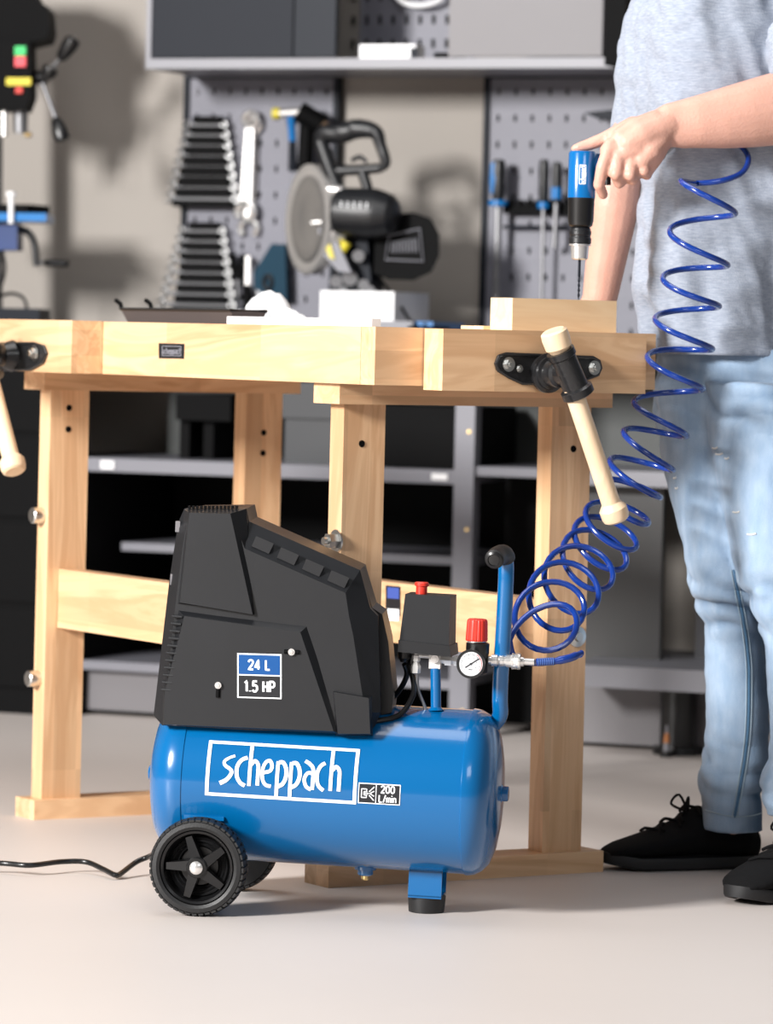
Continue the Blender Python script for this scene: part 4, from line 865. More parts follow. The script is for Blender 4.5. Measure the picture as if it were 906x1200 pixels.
# pressure switch
y0, y1_ = -.045, .022
top = [(476, 695), (528, 694)]; bot = [(467, 757), (528, 765)]
A = [C(468, 752, y0), C(526, 758, y0), C(528, 699, y0 + .006), C(475, 696, y0 + .006)]
ps = bpy.data.objects.new('pressure_switch', None); COL.objects.link(ps); ps.parent = t
b = BM(); prism(b, A, [p + V((.002, y1_ - y0 - (.0 if i < 2 else .01), 0)) for i, p in enumerate(A)]); ob('cover', b, BLACKP, ps, bev=.0045, seg=3)
A = [C(466, 764, y0 - .003), C(528, 770, y0 - .003), C(527, 757, y0 - .003), C(467, 750, y0 - .003)]
b = BM(); prism(b, A, [p + V((.003, y1_ - y0 + .006, 0)) for p in A]); ob('base', b, BLACKP, ps, bev=.002)
q = C(494, 695, -.015); b = BM(); lathe(b, q - V((0, 0, .004)), (0, 0, 1), [(0, .0085), (.014, .0085), (.015, .0108), (.019, .0108), (.0205, .009)], 24); ob('switch_button', b, REDP, ps)
q = C(474, 764, -.02); b = BM(); lathe(b, q + V((0, 0, .003)), (0, 0, -1), [(0, .0095), (.012, .0095), (.015, .007), (.018, .0055)], 16); ob('cable_gland', b, BLACKG, ps)
q = C(484, 766, -.005); b = BM(); lathe(b, q + V((0, 0, .003)), (0, 0, -1), [(0, .0095), (.018, .0085), (.026, .006)], 16); ob('cable_gland', b, BLACKG, ps)
# manifold
mf = bpy.data.objects.new('manifold', None); COL.objects.link(mf); mf.parent = t
ym2 = -.02
a = C(503, 783, ym2); c = C(517, 764, ym2); b = BM(); box(b, a.x, c.x, ym2 - .006, ym2 + .012, a.z, c.z + .006); ob('block', b, NICK, mf, bev=.002)
q = C(510, 772, ym2 - .006); b = BM(); cyl(b, q, q - V((0, .005, 0)), .0068, .006, 20); cyl(b, q - V((0, .005, 0)), q - V((0, .0065, 0)), .0035); ob('port_screw', b, CHROME, mf)
q0, q1 = C(516, 773, ym2), C(546, 775, ym2)
b = BM(); lathe(b, q0, q1 - q0, [(0, .006), (.007, .006), (.0072, .0088), (.017, .0088), (.0172, .006), (.021, .006), (.0212, .0085), (.031, .0085), (.034, .006)], 6); ob('nipple', b, NICK, mf)
b = BM(); q = C(488, 768, ym2); lathe(b, q + V((0, 0, .008)), (0, 0, -1), [(0, .004), (.006, .004), (.008, .0062), (.016, .0062), (.018, .0045), (.024, .0075), (.034, .0075), (.036, .003)], 6); cyl(b, C(488, 768, ym2), C(504, 769, ym2), .0035); ob('relief_fitting', b, NICK, mf)
b = BM(); q0, q1 = C(510.5, 783, ym2), C(511, 832, ym2); lathe(b, q0, q1 - q0, [(0, .0078), ((q1 - q0).length * .93, .0078), ((q1 - q0).length, .012)], 20); ob('riser_pipe', b, BLUE, mf)
b = BM(); tube(b, smoothpath([C(489, 790, ym2), C(490, 808, ym2), C(497, 826, ym2), C(500, 836, ym2)], 5), .0026, 8); ob('relief_tube', b, STEEL, mf)
for nm, pp_ in (('cable', [C(479, 778, -.01), C(484, 795, -.018), C(484, 815, -.03), C(468, 838, -.055), C(440, 845, -.07), C(430, 846, -.06)]), ('cable', [C(474, 778, -.02), C(477, 790, -.01), C(470, 806, .0), C(458, 820, .01), C(448, 824, .01)])):
    b = BM(); tube(b, smoothpath(pp_, 6), .0042, 10); ob(nm, b, BLACKG, t)
# regulator
rg = bpy.data.objects.new('regulator', None); COL.objects.link(rg); rg.parent = t
rc = C(559, 775, ym2)
b = BM(); lathe(b, C(558.5, 790, ym2), (0, 0, 1), [(0, .012), (.003, .0165), (.028, .0165), (.032, .0175), (.046, .0175), (.048, .014)], 28); ob('body', b, BLACKG, rg)
q = C(558.5, 752, ym2); b = BM(); lathe(b, q, (0, 0, 1), [(-.004, .014), (.001, .014)], 24); ob('collar', b, CHROME, rg)
b = BM(); n = 72; rs = []
for h_, r_ in ((.0012, .0158), (.003, .0165), (.028, .0155), (.032, .015), (.034, .013)):
    rs.append([q + V(((r_ - (.0007 if k % 4 == 0 else 0)) * cos(2 * pi * k / n), (r_ - (.0007 if k % 4 == 0 else 0)) * sin(2 * pi * k / n), h_)) for k in range(n)])
rings(b, rs); ob('knob', b, REDP, rg, smooth=20)
gc = C(552, 778, ym2 - .036); gd = V((-.10, -1, .02)).normalized()
gp = bpy.data.objects.new('pressure_gauge', None); COL.objects.link(gp); gp.parent = t
b = BM(); lathe(b, gc, gd, [(-.018, .008), (-.018, .018), (0, .0215), (.003, .0215), (.003, .0185), (.0005, .018)], 40); ob('case', b, BLACKG, gp)
b = BM(); lathe(b, gc + gd * .0008, gd, [(0, .018), (.0004, .0178)], 40); ob('dial', b, mat('dial_white', (.62, .63, .65), .5), gp)
gu, gv, _ = basis(gd); gu = -gu if gu.x < 0 else gu; gv = V((0, 0, 1))
gfn = lambda off: (lambda x, y: gc + gd * (.0014 + off) + gu * x + gv * y)
b = BM()
for k in range(28):
    a = R(225 - 270 * k / 27); r0 = .0135 if k % 3 else .0122; ribbon(b, [(r0 * cos(a), r0 * sin(a)), (.0152 * cos(a), .0152 * sin(a))], .0008, gfn(0), .01)
for k in range(6):
    a = R(215 - 250 * k / 5); ribbon(b, [(.0092 * cos(a), .0092 * sin(a) - .0008), (.0092 * cos(a), .0092 * sin(a) + .0012)], .0009, gfn(0), .01)
ribbon(b, [(-.003, -.0085), (.003, -.0085)], .0014, gfn(0), .01)
ob('dial_scale', b, LABELB, gp, smooth=0)
b = BM(); ribbon(b, [(.0165 * cos(R(a)), .0165 * sin(R(a))) for a in range(60, -50, -10)], .0009, gfn(.0), .01); ob('red_arc', b, REDP, gp, smooth=0)
b = BM(); ribbon(b, [(-.008, -.0058), (.0125, .0088)], .0017, gfn(.0006), .02); n_ = ob('needle', b, LABELB, gp, smooth=0)
b = BM(); lathe(b, gc + gd * .002, gd, [(0, .0018), (.001, .0015)], 12); ob('needle_pivot', b, LABELB, gp)
# coupling
q0, q1 = C(573, 773.5, ym2), C(628, 776, ym2); 
b = BM(); lathe(b, q0, q1 - q0, [(0, .006), (.004, .006), (.0042, .009), (.013, .009), (.0132, .0065), (.017, .0088), (.022, .0088), (.0222, .0078), (.026, .0078), (.0262, .0095), (.034, .0095), (.0345, .012), (.037, .0122), (.0375, .0112), (.040, .0122), (.0405, .0112), (.043, .0122), (.047, .012), (.0475, .007), (.052, .007), (.0522, .0052), (.068, .0052)], 24); ob('quick_coupling', b, CHROME, t)
# power cord of the compressor
FLR = lambda px, py, z: O + ray(px, py) * ((z - HCAM) / ray(px, py).z)
Ci = COMP.inverted()
cp = [FLR(-120, 1005, .02), FLR(-60, 1010, .018), FLR(0, 1011.5, .017), FLR(35, 1014, .017), FLR(70, 1010, .018), FLR(100, 1010, .018), FLR(120, 1018, .012), FLR(134, 1025, .008), FLR(141, 1024, .008), FLR(160, 1010, .022), FLR(178, 1002, .035), FLR(190, 990, .07)]
cp += [COMP @ V((-.18, .02, .08))]
b = BM(); tube(b, smoothpath([Ci @ p for p in cp], 7), .0042, 12); ob('power_cord', b, BLACKG, t)

# ------------------------------------------------------------------ spiral hose
Rp = [(877, 186), (862, 250), (853, 311), (843, 359), (835, 409), (824, 456), (805, 511), (789, 551), (774, 583), (760, 613), (746, 640), (734, 660), (718, 679), (701, 703), (684, 720), (675, 738)]
Lp = [(798, 210), (785, 270), (777, 325), (768, 373), (759, 417), (743, 470), (731, 505), (715, 539), (702, 567), (687, 597), (674, 617), (661, 637), (640, 662), (622, 684), (605, 712), (597, 750)]
def lerpL(Ls, t_):
    t_ = min(max(t_, 0), len(Ls) - 1.0001); i = int(t_); f = t_ - i; p0 = Ls[max(i - 1, 0)]; p1 = Ls[i]; p2 = Ls[i + 1]; p3 = Ls[min(i + 2, len(Ls) - 1)]
    def c(k): return .5 * (2 * p1[k] + (p2[k] - p0[k]) * f + (2 * p0[k] - 5 * p1[k] + 4 * p2[k] - p3[k]) * f * f + (3 * p1[k] - p0[k] - 3 * p2[k] + p3[k]) * f ** 3)
    return (c(0), c(1))
hp_ = []; N_ = 28; TT = 15.5
for i in range(int(TT * N_) + 1):
    tq = i / N_; r_ = lerpL(Rp, tq); l_ = lerpL(Lp, tq - .5) if tq >= .5 else (Lp[0][0] + 6, Lp[0][1] - 30)
    cx, cy = (r_[0] + l_[0]) / 2, (r_[1] + l_[1]) / 2; ux_, uy_ = (r_[0] - l_[0]) / 2, (r_[1] - l_[1]) / 2
    kk = min(1, max(0, (tq - 7.3) / 5.7)); bmin = 4 + 30 * kk
    vx, vy = uy_ * .0 + bmin * .30, -bmin * .95
    th = 2 * pi * tq; Dc = 5.40 - .0 * tq if tq < 9 else 5.40 - .27 * ((tq - 9) / 6.5) ** 1.2
    if tq > 13: Dc -= 0
    dep = .048 - .020 * kk
    hp_.append(P(cx + ux_ * cos(th) + vx * sin(th), cy + uy_ * cos(th) + vy * sin(th), Dc + dep * sin(th)))
startp = [P(792, 166, DD + .075), P(815, 160, DD + .085), P(843, 161, DD + .095), P(864, 168, DD + .085), P(877, 184, DD + .05), P(870, 202, DD + .02), P(845, 212, DD + .0), P(815, 215, DD + .0)]
ce = COMP @ q1
en = [P(598, 772, 5.17), P(625, 796, 5.19)]
pts = smoothpath(startp, 5) + hp_[N_ // 2 + 1:]
last = hp_[-1]
tail = smoothpath([last, P(603, 770, last.y + .005), P(626, 777, last.y + .02), P(655, 774, last.y + .02), P(680, 767, ce.y + .045)], 6)
t = thing('spiral_hose', 'royal blue coiled air hose hanging between the compressor and the air drill', 'hose', None)
b = BM(); tube(b, pts + tail[1:], .0048, 12); ob('coil', b, HOSE, t)
e0 = ce; e1 = P(650, 775, ce.y + .004); e2 = P(668, 771, ce.y + .012); e3 = P(682, 765, ce.y + .03)
b = BM(); tube(b, smoothpath([e0, e0.lerp(e1, .9), e1, e2, e3], 5), [.0052] * 12 + [.0062] * 6 + [.0045] * 3, 14); ob('bend_guard', b, HOSE, t)
b = BM()
dn = (e1 - e0)
for k in range(8): lathe(b, e0 + dn * (.10 + k * .115), dn, [(-.0007, .0061), (.0007, .0061)], 16)
ob('guard_ribs', b, mat('hose_light_blue', (.06, .14, .42), .3), t)

# ------------------------------------------------------------------ person
pr = thing('person', 'man in grey-blue t-shirt, faded jeans and black trainers holding the air drill', 'person', Matrix.Translation((.60, 5.6, 0)))
PO = V((.60, 5.6, 0))
def pp(px, py, D): return P(px, py, D) - PO
def cap(bm, pts, seg=16, ell=None):
    """closed tapered limb through (point, radius) pairs with round ends"""
    ps = [V(p) for p, _ in pts]; r = [q for _, q in pts]
    tube(bm, ps, r, seg)
    for p, q in pts: sphere(bm, p, q * .995, 12)
def ellr(c, a, d, z=None, n=28, rot=0, sq=2.3):
    out = []
    for k in range(n):
        th = 2 * pi * k / n; x = a * math.copysign(abs(cos(th)) ** (2 / sq), cos(th)); y = d * math.copysign(abs(sin(th)) ** (2 / sq), sin(th))
        out.append(V(c) + V((x * cos(rot) - y * sin(rot), x * sin(rot) + y * cos(rot), 0)))
    return out
def remesh(name, bm, m, voxel, parent, sm=3, fn=None):
    bmesh.ops.recalc_face_normals(bm, faces=bm.faces)
    me = bpy.data.meshes.new(name); bm.to_mesh(me); bm.free(); o = bpy.data.objects.new(name, me); COL.objects.link(o)
    md = o.modifiers.new('r', 'REMESH'); md.mode = 'VOXEL'; md.voxel_size = voxel
    if sm: s = o.modifiers.new('s', 'SMOOTH'); s.iterations = sm; s.factor = .5
    dg = bpy.context.evaluated_depsgraph_get(); me2 = bpy.data.meshes.new_from_object(o.evaluated_get(dg))
    bpy.data.objects.remove(o); bpy.data.meshes.remove(me)
    me2.name = name; me2.materials.clear()
    if fn: fn(me2)
    me2.polygons.foreach_set('use_smooth', [True] * len(me2.polygons)); me2.update()
    return link(name, me2, m, parent)
S1 = 4000.0
def mpx(p, D): return p * (D - YC) / FPX
# --- joints
D_hand = DD
shR = pp(800, 2, 5.70); elR = pp(728, 196, 5.70); wrR = pp(703, 350, 5.72)          # arm at image left
shL = pp(962, -6, 5.60); elL = pp(985, 122, 5.42); wrL = pp(791, 147, DD + .004)     # arm holding the drill
b = BM()
# far arm
cap(b, [(shR, .048), (shR.lerp(elR, .5), .040), (shR.lerp(elR, .8), .037), (elR, .037), (elR.lerp(wrR, .3), .0405), (elR.lerp(wrR, .7), .034), (wrR, .029)])
hR = pp(690, 376, 5.73)
cap(b, [(wrR, .028), (wrR.lerp(hR, .6), .028), (hR, .026)])
for k in range(4):   # far hand fingers rest on the bench behind the block
    a0_ = hR + V((-.012, -.02 + .016 * k, -.004)); a1_ = a0_ + V((-.030, -.004, -.004)); a2_ = a1_ + V((-.020, -.004, -.012))
    cap(b, [(a0_, .0088), (a1_, .0082), (a2_, .0072)], 10)
cap(b, [(hR + V((.0, -.02, 0)), .011), (hR + V((-.012, -.042, .002)), .010), (hR + V((-.03, -.055, -.004)), .0085)], 10)
# near forearm: oval sections perpendicular to arm
def limb(bm, secs, n=24):
    rs = []
    for i, (c, up, dp_) in enumerate(secs):
        a = secs[max(i - 1, 0)][0]; c2 = secs[min(i + 1, len(secs) - 1)][0]; tdir = (c2 - a).normalized(); u = (V((0, 0, 1)) - tdir * tdir.z).normalized(); v = tdir.cross(u)
        rs.append([c + u * up * cos(2 * pi * k / n) + v * dp_ * sin(2 * pi * k / n) for k in range(n)])
    rings(bm, rs)
def fa(px, y0, y1, D, dp_): return (pp(px, (y0 + y1) / 2, D), mpx((y1 - y0) / 2, D), dp_)
limb(b, [fa(772, 128, 172, DD + .0, .020), fa(784, 121, 173, DD, .022), fa(796, 118, 174, DD + .002, .024), fa(816, 112.5, 174, DD + .006, .030), fa(845, 104, 174.5, DD + .014, .036), fa(875, 95, 173.5, DD + .024, .041), fa(906, 86, 171, DD + .036, .045), fa(950, 76, 166, DD + .05, .047), fa(985, 72, 160, DD + .06, .045)])
cap(b, [(pp(985, 116, DD + .06), .05), (shL.lerp(pp(985, 116, DD + .06), .5), .052), (shL, .058)])
# near hand (left hand, back towards the camera, thumb up along the drill)
DH = DD - .026
def hp2(px, py, dd=0): return pp(px, py, DH + dd)
cap(b, [(hp2(784, 147, .026), .026), (hp2(770, 152, .018), .026), (hp2(752, 160, .010), .026), (hp2(737, 168, .006), .022)], 16)
cap(b, [(hp2(775, 160, .018), .020), (hp2(762, 176, .008), .021), (hp2(752, 188, .004), .016)], 16)
cap(b, [(hp2(768, 142, .02), .018), (hp2(745, 150, .012), .017), (hp2(727, 160, .006), .014)], 14)
cap(b, [(hp2(745, 172, .006), .020), (hp2(733, 178, .004), .017)], 14)
fing = [  # MCP, PIP, DIP, tip
    [(716, 170, .004, .0118), (706, 196, -.004, .0105), (702, 217, .002, .0095), (707, 228, .016, .0082)],
    [(726, 178, .002, .0120), (722, 204, -.007, .0108), (726, 214, .010, .0100), (727, 208, .034, .0085)],
    [(740, 183, .004, .0115), (739, 205, -.006, .0104), (742, 211, .011, .0096), (742, 205, .036, .0082)],
    [(752, 184, .006, .0112), (755, 200, .001, .0098), (758, 205, .015, .0090), (756, 201, .036, .0075)]]
for f in fing: cap(b, [(hp2(x, y, d_), r_) for x, y, d_, r_ in f], 12)
cap(b, [(hp2(712, 176, .004), .0125), (hp2(726, 172, .006), .014), (hp2(740, 176, .006), .015), (hp2(754, 180, .01), .014)], 12)
cap(b, [(hp2(777, 165, .022), .015), (hp2(768, 184, .014), .014), (hp2(761, 196, .012), .0115)], 12)
# thumb
cap(b, [(hp2(742, 147, .022), .015), (hp2(724, 155, .024), .0125), (hp2(707, 163, .026), .0108), (hp2(690, 169.5, .027), .0098), (hp2(679, 172.5, .027), .0082), (hp2(674, 174, .027), .0068)], 12)
# torso, neck, head, legs under the clothes
tc_ = pp(880, 150, 5.68); hipc = pp(893, 425, 5.66)
rs = [ellr(hipc + V((0, 0, -.06)), .13, .10), ellr(hipc, .14, .10), ellr(hipc.lerp(tc_, .5), .125, .09), ellr(tc_, .15, .10), ellr(tc_ + V((0, 0, .12)), .155, .10), ellr(tc_ + V((-.004, 0, .20)), .12, .08), ellr(tc_ + V((-.004, 0, .235)), .062, .06)]
rings(b, rs)
nk = tc_ + V((-.004, .0, .235)); hd_ = nk + V((-.02, -.035, .17))
cap(b, [(nk - V((0, 0, .03)), .062), (nk + V((-.006, -.008, .04)), .055), (nk + V((-.012, -.015, .09)), .055)])
cap(b, [(shL, .06), (tc_ + V((.1, 0, .17)), .07), (tc_ + V((-.09, 0, .15)), .06), (shR + V((.02, 0, -.03)), .05)])
cap(b, [(hipc + V((.08, 0, -.02)), .075), (pp(930, 660, 5.52), .045), (pp(942, 800, 5.5), .030), (pp(934, 960, 5.44), .026)])
cap(b, [(hipc + V((-.06, 0, -.02)), .075), (pp(850, 670, 5.60), .04), (pp(864, 800, 5.64), .028), (pp(858, 960, 5.655), .026)])
# head with face, looking down at the drill (out of frame above)
Mh = Matrix.Translation(hd_) @ Matrix.Rotation(R(-35), 4, 'Z') @ Matrix.Rotation(R(16), 4, 'X')
def hs(c, sx, sy, sz, seg=20): sphere(b, (0, 0, 0), 1, seg, Mh @ Matrix.Translation(c) @ Matrix.Diagonal((sx, sy, sz, 1)))
hs((0, .012, .03), .076, .094, .092, 28); hs((0, -.025, -.035), .060, .062, .070, 24); hs((0, -.05, -.085), .030, .028, .022)
hs((0, -.09, -.012), .012, .016, .022); hs((0, -.082, .008), .010, .014, .024); hs((0, -.085, -.05), .024, .012, .006); hs((0, -.084, -.06), .021, .012, .006)
for s in (-1, 1): hs((s * .077, .01, -.005), .010, .018, .032); hs((s * .032, -.073, .02), .022, .014, .008); hs((s * .035, -.06, -.02), .024, .024, .022); hs((s * .011, -.088, -.02), .008, .010, .007)
remesh('body', b, SKIN, .0032, pr, 2)
for s in (-1, 1):
    b = BM(); sphere(b, (0, 0, 0), 1, 14, Mh @ Matrix.Translation((s * .031, -.0755, .0025)) @ Matrix.Diagonal((.0125, .0110, .0052, 1))); e_ = ob('eye', b, WHITEP, pr); b = BM(); sphere(b, (0, 0, 0), 1, 12, Mh @ Matrix.Translation((s * .031, -.0845, .0015)) @ Matrix.Diagonal((.0052, .0025, .0052, 1))); ob('iris', b, HAIRM, e_)
b = BM(); sphere(b, (0, 0, 0), 1, 28, Mh @ Matrix.Translation((0, .020, .042)) @ Matrix.Diagonal((.082, .098, .092, 1)))
for v_ in b.verts:
    q = Mh.inverted() @ v_.co
    if q.y < -.03 and q.z < .085: v_.co = Mh @ V((q.x * .8, -.03 + (q.y + .03) * .3, max(q.z, .05)))
ob('hair', b, HAIRM, pr)

# --- shirt
def N3(p, s): return noise.noise(V(p) * s)
b = BM()
def sec(x0, x1, py, D, dr, rot=-.25): return ellr(pp((x0 + x1) / 2, py, D), mpx((x1 - x0) / 2, D), dr, rot=rot, n=40)
def sct(x0, x1, py, D, dr, rot=.3): return ellr(pp((x0 + x1) / 2, py, D), mpx((x1 - x0) / 2, D), dr, rot=rot, n=48, sq=2.9)
rs = [sct(762, 1022, 420, 5.67, .115, .34), sct(759, 1020, 400, 5.67, .118, .34), sct(747, 1014, 350, 5.67, .120, .34), sct(746, 1010, 300, 5.67, .118, .34), sct(749, 1008, 240, 5.67, .118, .34), sct(748, 1008, 180, 5.67, .120, .34), sct(746, 1010, 120, 5.67, .125, .34), sct(745, 1012, 60, 5.67, .125, .34), sct(752, 1008, 10, 5.67, .115, .34), sct(772, 990, -25, 5.67, .10, .34), sct(820, 945, -50, 5.67, .075, .34), sct(842, 925, -58, 5.67, .06, .34)]
rings(b, rs)
# sleeves
limb(b, [(pp(812, -12, 5.69), .06, .07), (pp(788, 14, 5.70), .072, .068), (pp(770, 60, 5.70), .062, .062), (pp(762, 110, 5.70), .058, .058), (pp(758, 150, 5.70), .056, .056), (pp(756, 172, 5.70), .055, .055)])
b2 = pp(985, 116, DD + .06)
limb(b, [(pp(950, -10, 5.62), .075, .078), (shL.lerp(b2, .15), .075, .078), (shL.lerp(b2, .45), .072, .074), (pp(952, 62, 5.50), .074, .074), (pp(956, 75, 5.49), .072, .072)])
def bulk(me, fn):
    import numpy as np
    n = len(me.vertices); co = np.empty(n * 3, 'f'); no = np.empty(n * 3, 'f'); me.vertices.foreach_get('co', co); me.vertex_normals.foreach_get('vector', no)
    co = co.reshape(-1, 3); no = no.reshape(-1, 3); out = np.empty_like(co); ex = np.zeros(n, 'f')
    for i in range(n):
        c = V(co[i].tolist()); q, e = fn(c, V(no[i].tolist())); out[i] = q; ex[i] = e
    me.vertices.foreach_set('co', out.ravel()); me.update(); return ex
def shirt_folds(me):
    hemz = pp(830, 416, 5.6).z; arm = pp(850, 200, 5.6).z
    def fn(c, n):
        low = min(1, max(0, (arm - c.z + .1) / .25))
        w1 = N3((c.x, c.y, c.z * .22), 19) * (.008 + .011 * low) + N3((c.x + c.z * .35, c.y, c.z * .3), 38) * .005
        w1 += .010 * max(0, N3((c.x - c.z * .9, c.y, c.z), 11)) + .005 * abs(N3((c.x + c.z, c.y * .5, c.z), 24))
        q = c + n * w1
        if c.z < hemz + .006: q.z = max(q.z, hemz)
        return q, 0
    bulk(me, fn)
remesh('t_shirt', b, SHIRT, .005, pr, 3, shirt_folds)
# hem band and dark neck placket
b = BM(); hz = [(764, 1020)]
A = [pp(786, 3, 5.545), pp(821, 1, 5.545), pp(812, 17, 5.55), pp(800, 10, 5.55)]
A = [p + V((0, -.006, 0)) for p in [pp(784, -12, 5.56), pp(823, -12, 5.56), pp(821, 2, 5.555), pp(813, 16, 5.555), pp(806, 13, 5.555), pp(798, 4, 5.555)]]
prism(b, A, [p + V((0, .02, 0)) for p in A]); ob('neck_placket', b, mat('grey_placket', (.16, .17, .21), .9, bump=.4, bscale=300), pr, bev=.002)

# --- jeans
b = BM()
jr = [sec(768, 1018, 408, 5.66, .112, 0), sec(768, 1018, 440, 5.66, .115, 0), sec(768, 1016, 480, 5.65, .115, 0), sec(772, 1010, 510, 5.65, .105, 0)]
rings(b, jr)
LA = [(766, 880, 450, 5.66, .10), (768, 874, 500, 5.65, .095), (777, 868, 550, 5.63, .088), (790, 868, 600, 5.61, .080), (801, 872, 645, 5.60, .073), (805, 888, 680, 5.59, .070), (811, 893, 700, 5.59, .068), (819, 895, 718, 5.60, .062), (826, 897, 750, 5.62, .058), (827, 900, 800, 5.63, .058), (827, 901, 850, 5.64, .056), (822, 900, 885, 5.65, .055), (817, 896, 905, 5.65, .056), (821, 894, 930, 5.65, .053), (821, 894, 972, 5.65, .056)]
rings(b, [sec(x0, x1, y, D, d_, 0) for x0, x1, y, D, d_ in LA])
LB = [(818, 1012, 450, 5.60, .105), (826, 1006, 500, 5.57, .102), (836, 1000, 550, 5.54, .098), (848, 994, 600, 5.52, .092), (858, 988, 650, 5.50, .085), (870, 986, 695, 5.49, .076), (886, 986, 722, 5.49, .066), (896, 985, 750, 5.49, .060), (899, 986, 800, 5.49, .060), (902, 984, 850, 5.48, .058), (900, 980, 900, 5.46, .057), (895, 972, 925, 5.45, .056), (897, 968, 955, 5.44, .055)]
rings(b, [sec(x0, x1, y, D, d_, 0) for x0, x1, y, D, d_ in LB])
def scrpx(c):
    q = PO + V(c) - O; return q.x / q.y * FPX, -q.z / q.y * FPX
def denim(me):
    at = me.attributes.new('wear_shade', 'FLOAT', 'POINT'); vals = []
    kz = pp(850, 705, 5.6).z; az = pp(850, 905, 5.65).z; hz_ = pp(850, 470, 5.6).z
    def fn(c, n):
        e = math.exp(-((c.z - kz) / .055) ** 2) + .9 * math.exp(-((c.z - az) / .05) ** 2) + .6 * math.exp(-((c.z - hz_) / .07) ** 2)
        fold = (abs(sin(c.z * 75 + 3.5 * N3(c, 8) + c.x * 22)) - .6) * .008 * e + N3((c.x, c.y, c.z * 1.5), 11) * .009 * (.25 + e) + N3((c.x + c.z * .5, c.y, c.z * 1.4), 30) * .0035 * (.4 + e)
        side = max(0, n.x) ** 1.1 * 1.15 + .45 * max(0, n.y)  # dye wear, plus shade painted in on right- and back-facing cloth
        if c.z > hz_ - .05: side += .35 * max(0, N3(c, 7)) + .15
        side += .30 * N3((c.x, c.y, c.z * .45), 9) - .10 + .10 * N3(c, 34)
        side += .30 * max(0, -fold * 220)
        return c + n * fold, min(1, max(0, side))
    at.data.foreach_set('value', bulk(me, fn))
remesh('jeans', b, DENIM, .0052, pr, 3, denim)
# seam on the far leg's outer face, cuff stitching and torn spots
SEAM = mat('dark_denim_seam', (.07, .16, .27), .9, bump=.5, bscale=300)
STITCH = mat('stitch_thread', (.35, .45, .52), .9)
PATCH = mat('frayed_thread', (.62, .63, .62), .95)
def onjeans(px, py, push=.0):
    return pp(px, py, 5)
import mathutils
jo = [o_ for o_ in pr.children if o_.name.startswith('jeans')][0]
bvh = mathutils.bvhtree.BVHTree.FromPolygons([v_.co + PO for v_ in jo.data.vertices], [tuple(p_.vertices) for p_ in jo.data.polygons])
def surf(px, py, lift=.001):
    h_ = bvh.ray_cast(O, ray(px, py).normalized())
    return None if h_[0] is None else h_[0] - PO - ray(px, py).normalized() * lift
def seam(path, r_, m, nm, lift=.0, k=8):
    sp = smoothpath([V((x, y, 0)) for x, y in path], k); q = [surf(p_.x, p_.y, lift) for p_ in sp]; q = [x for x in q if x is not None]
    if len(q) > 2:
        b = BM(); tube(b, q, r_, 6); return ob(nm, b, m, pr)
sm = [(860, 668), (866, 700), (872, 730), (877, 770), (878, 800), (877, 850), (873, 890), (867, 925), (861, 958)]
seam(sm, .0022, SEAM, 'leg_seam')
seam([(x - 3.2, y) for x, y in sm], .0009, STITCH, 'stitching', .0008); seam([(x + 3.2, y) for x, y in sm], .0009, STITCH, 'stitching', .0008)
seam([(821, 948), (840, 953), (860, 957), (880, 956), (892, 953)], .0010, STITCH, 'cuff_stitching', .001)
for (x, y, l_) in ((843, 532, 8), (852, 537, 5), (863, 600, 8), (881, 626, 11), (791, 560, 3), (793, 572, 3), (838, 525, 6)):
    seam([(x - l_ / 2, y), (x, y + .6), (x + l_ / 2, y - .8)], .0016, PATCH, 'frayed_tear', .0006, 4)

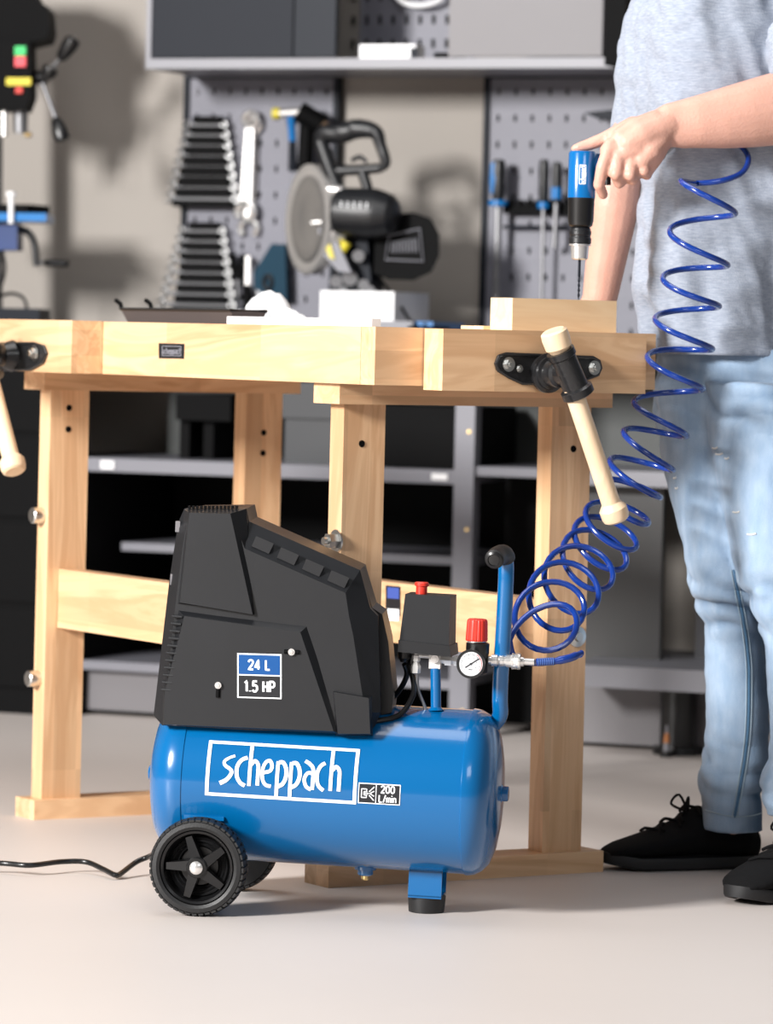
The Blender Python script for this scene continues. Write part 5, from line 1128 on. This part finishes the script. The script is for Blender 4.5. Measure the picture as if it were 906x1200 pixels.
# --- shoes
def shoe(nm, toe, heel, wd, ht, fz=0.0):
    """toe/heel world points on the floor"""
    d = (toe - heel); L = d.length; d.normalize(); s = V((0, 0, 1)).cross(d)
    b = BM(); rs = []
    prof = [(-.0, .30, .045), (.03, .72, .074), (.10, .86, .080), (.22, .84, .082), (.32, .82, .094), (.39, .85, .104), (.46, .92, .094), (.56, 1.0, .078), (.68, 1.05, .064), (.80, 1.02, .053), (.90, .84, .045), (.965, .58, .037), (1.0, .30, .028)]
    for f, w_, h_ in prof:
        c = heel + d * L * f; r = []
        for k in range(24):
            a = 2 * pi * k / 24; x = cos(a) * wd * w_; z = .018 + (h_ * ht - .018) * (.5 + .5 * sin(a)) ** .9
            x *= (1 - .42 * max(0, sin(a)) ** 1.5 * (1 if f < .6 else .3)); r.append(c + s * x + V((0, 0, z)) - PO)
        rs.append(r)
    rings(b, rs); up = remesh(nm, b, SHOE, .0035, pr, 3)
    b = BM(); rs = []
    n = 40
    def outline(z, g):
        o_ = []
        for k in range(n):
            a = 2 * pi * k / n; f = .5 + .5 * cos(a); wv = wd * (.80 + .30 * f - .02) * abs(sin(a)) ** .75 * (1 if True else 0)
            o_.append(heel + d * (L * (f * 1.02 - .01)) + s * math.copysign(wv, sin(a)) * g + V((0, 0, z + (.012 * max(0, f - .8) / .2 if z < .01 else .010 * max(0, f - .8) / .2))) - PO)
        return o_
    rings(b, [outline(0.001, .86), outline(.005, .95), outline(.016, .98), outline(.021, .94)]); ob('sole', b, SOLE, up)
    b = BM()
    for k in range(5):
        f = .44 + k * .062; c = heel + d * L * f; h_ = [.098, .086, .077, .069, .062][k] * ht
        tube(b, smoothpath([c + s * x * wd + V((0, 0, h_ * (1 - .32 * abs(x) ** 2) + .004)) - PO + d * .006 * (1 if x > 0 else -1) * (k % 2 * 2 - 1) for x in (-.62, -.3, 0, .3, .62)], 3), .0026, 8)
    c = heel + d * L * .41 + V((0, 0, .106 * ht)) - PO
    for s_ in (-1, 1): tube(b, smoothpath([c - V((0, 0, .014)) + d * .012, c + s * .02 * s_ + V((0, 0, .012)) + d * .02, c + s * .03 * s_ + V((0, 0, -.004)) + d * .03, c + d * .018 - V((0, 0, .012))], 4), .0022, 8)
    ob('laces', b, SHOE, up)
    return up
z0 = lambda px, py: (O + ray(px, py) * (-HCAM / ray(px, py).z))
ta = z0(704, 1019); ha = ta + V((.262, .085, 0))
shoe('shoe', ta, ha, .048, 1.0)
tb_ = z0(860, 1061); hb_ = tb_ + V((.185, .215, 0))
shoe('shoe', tb_, hb_, .052, 1.02)
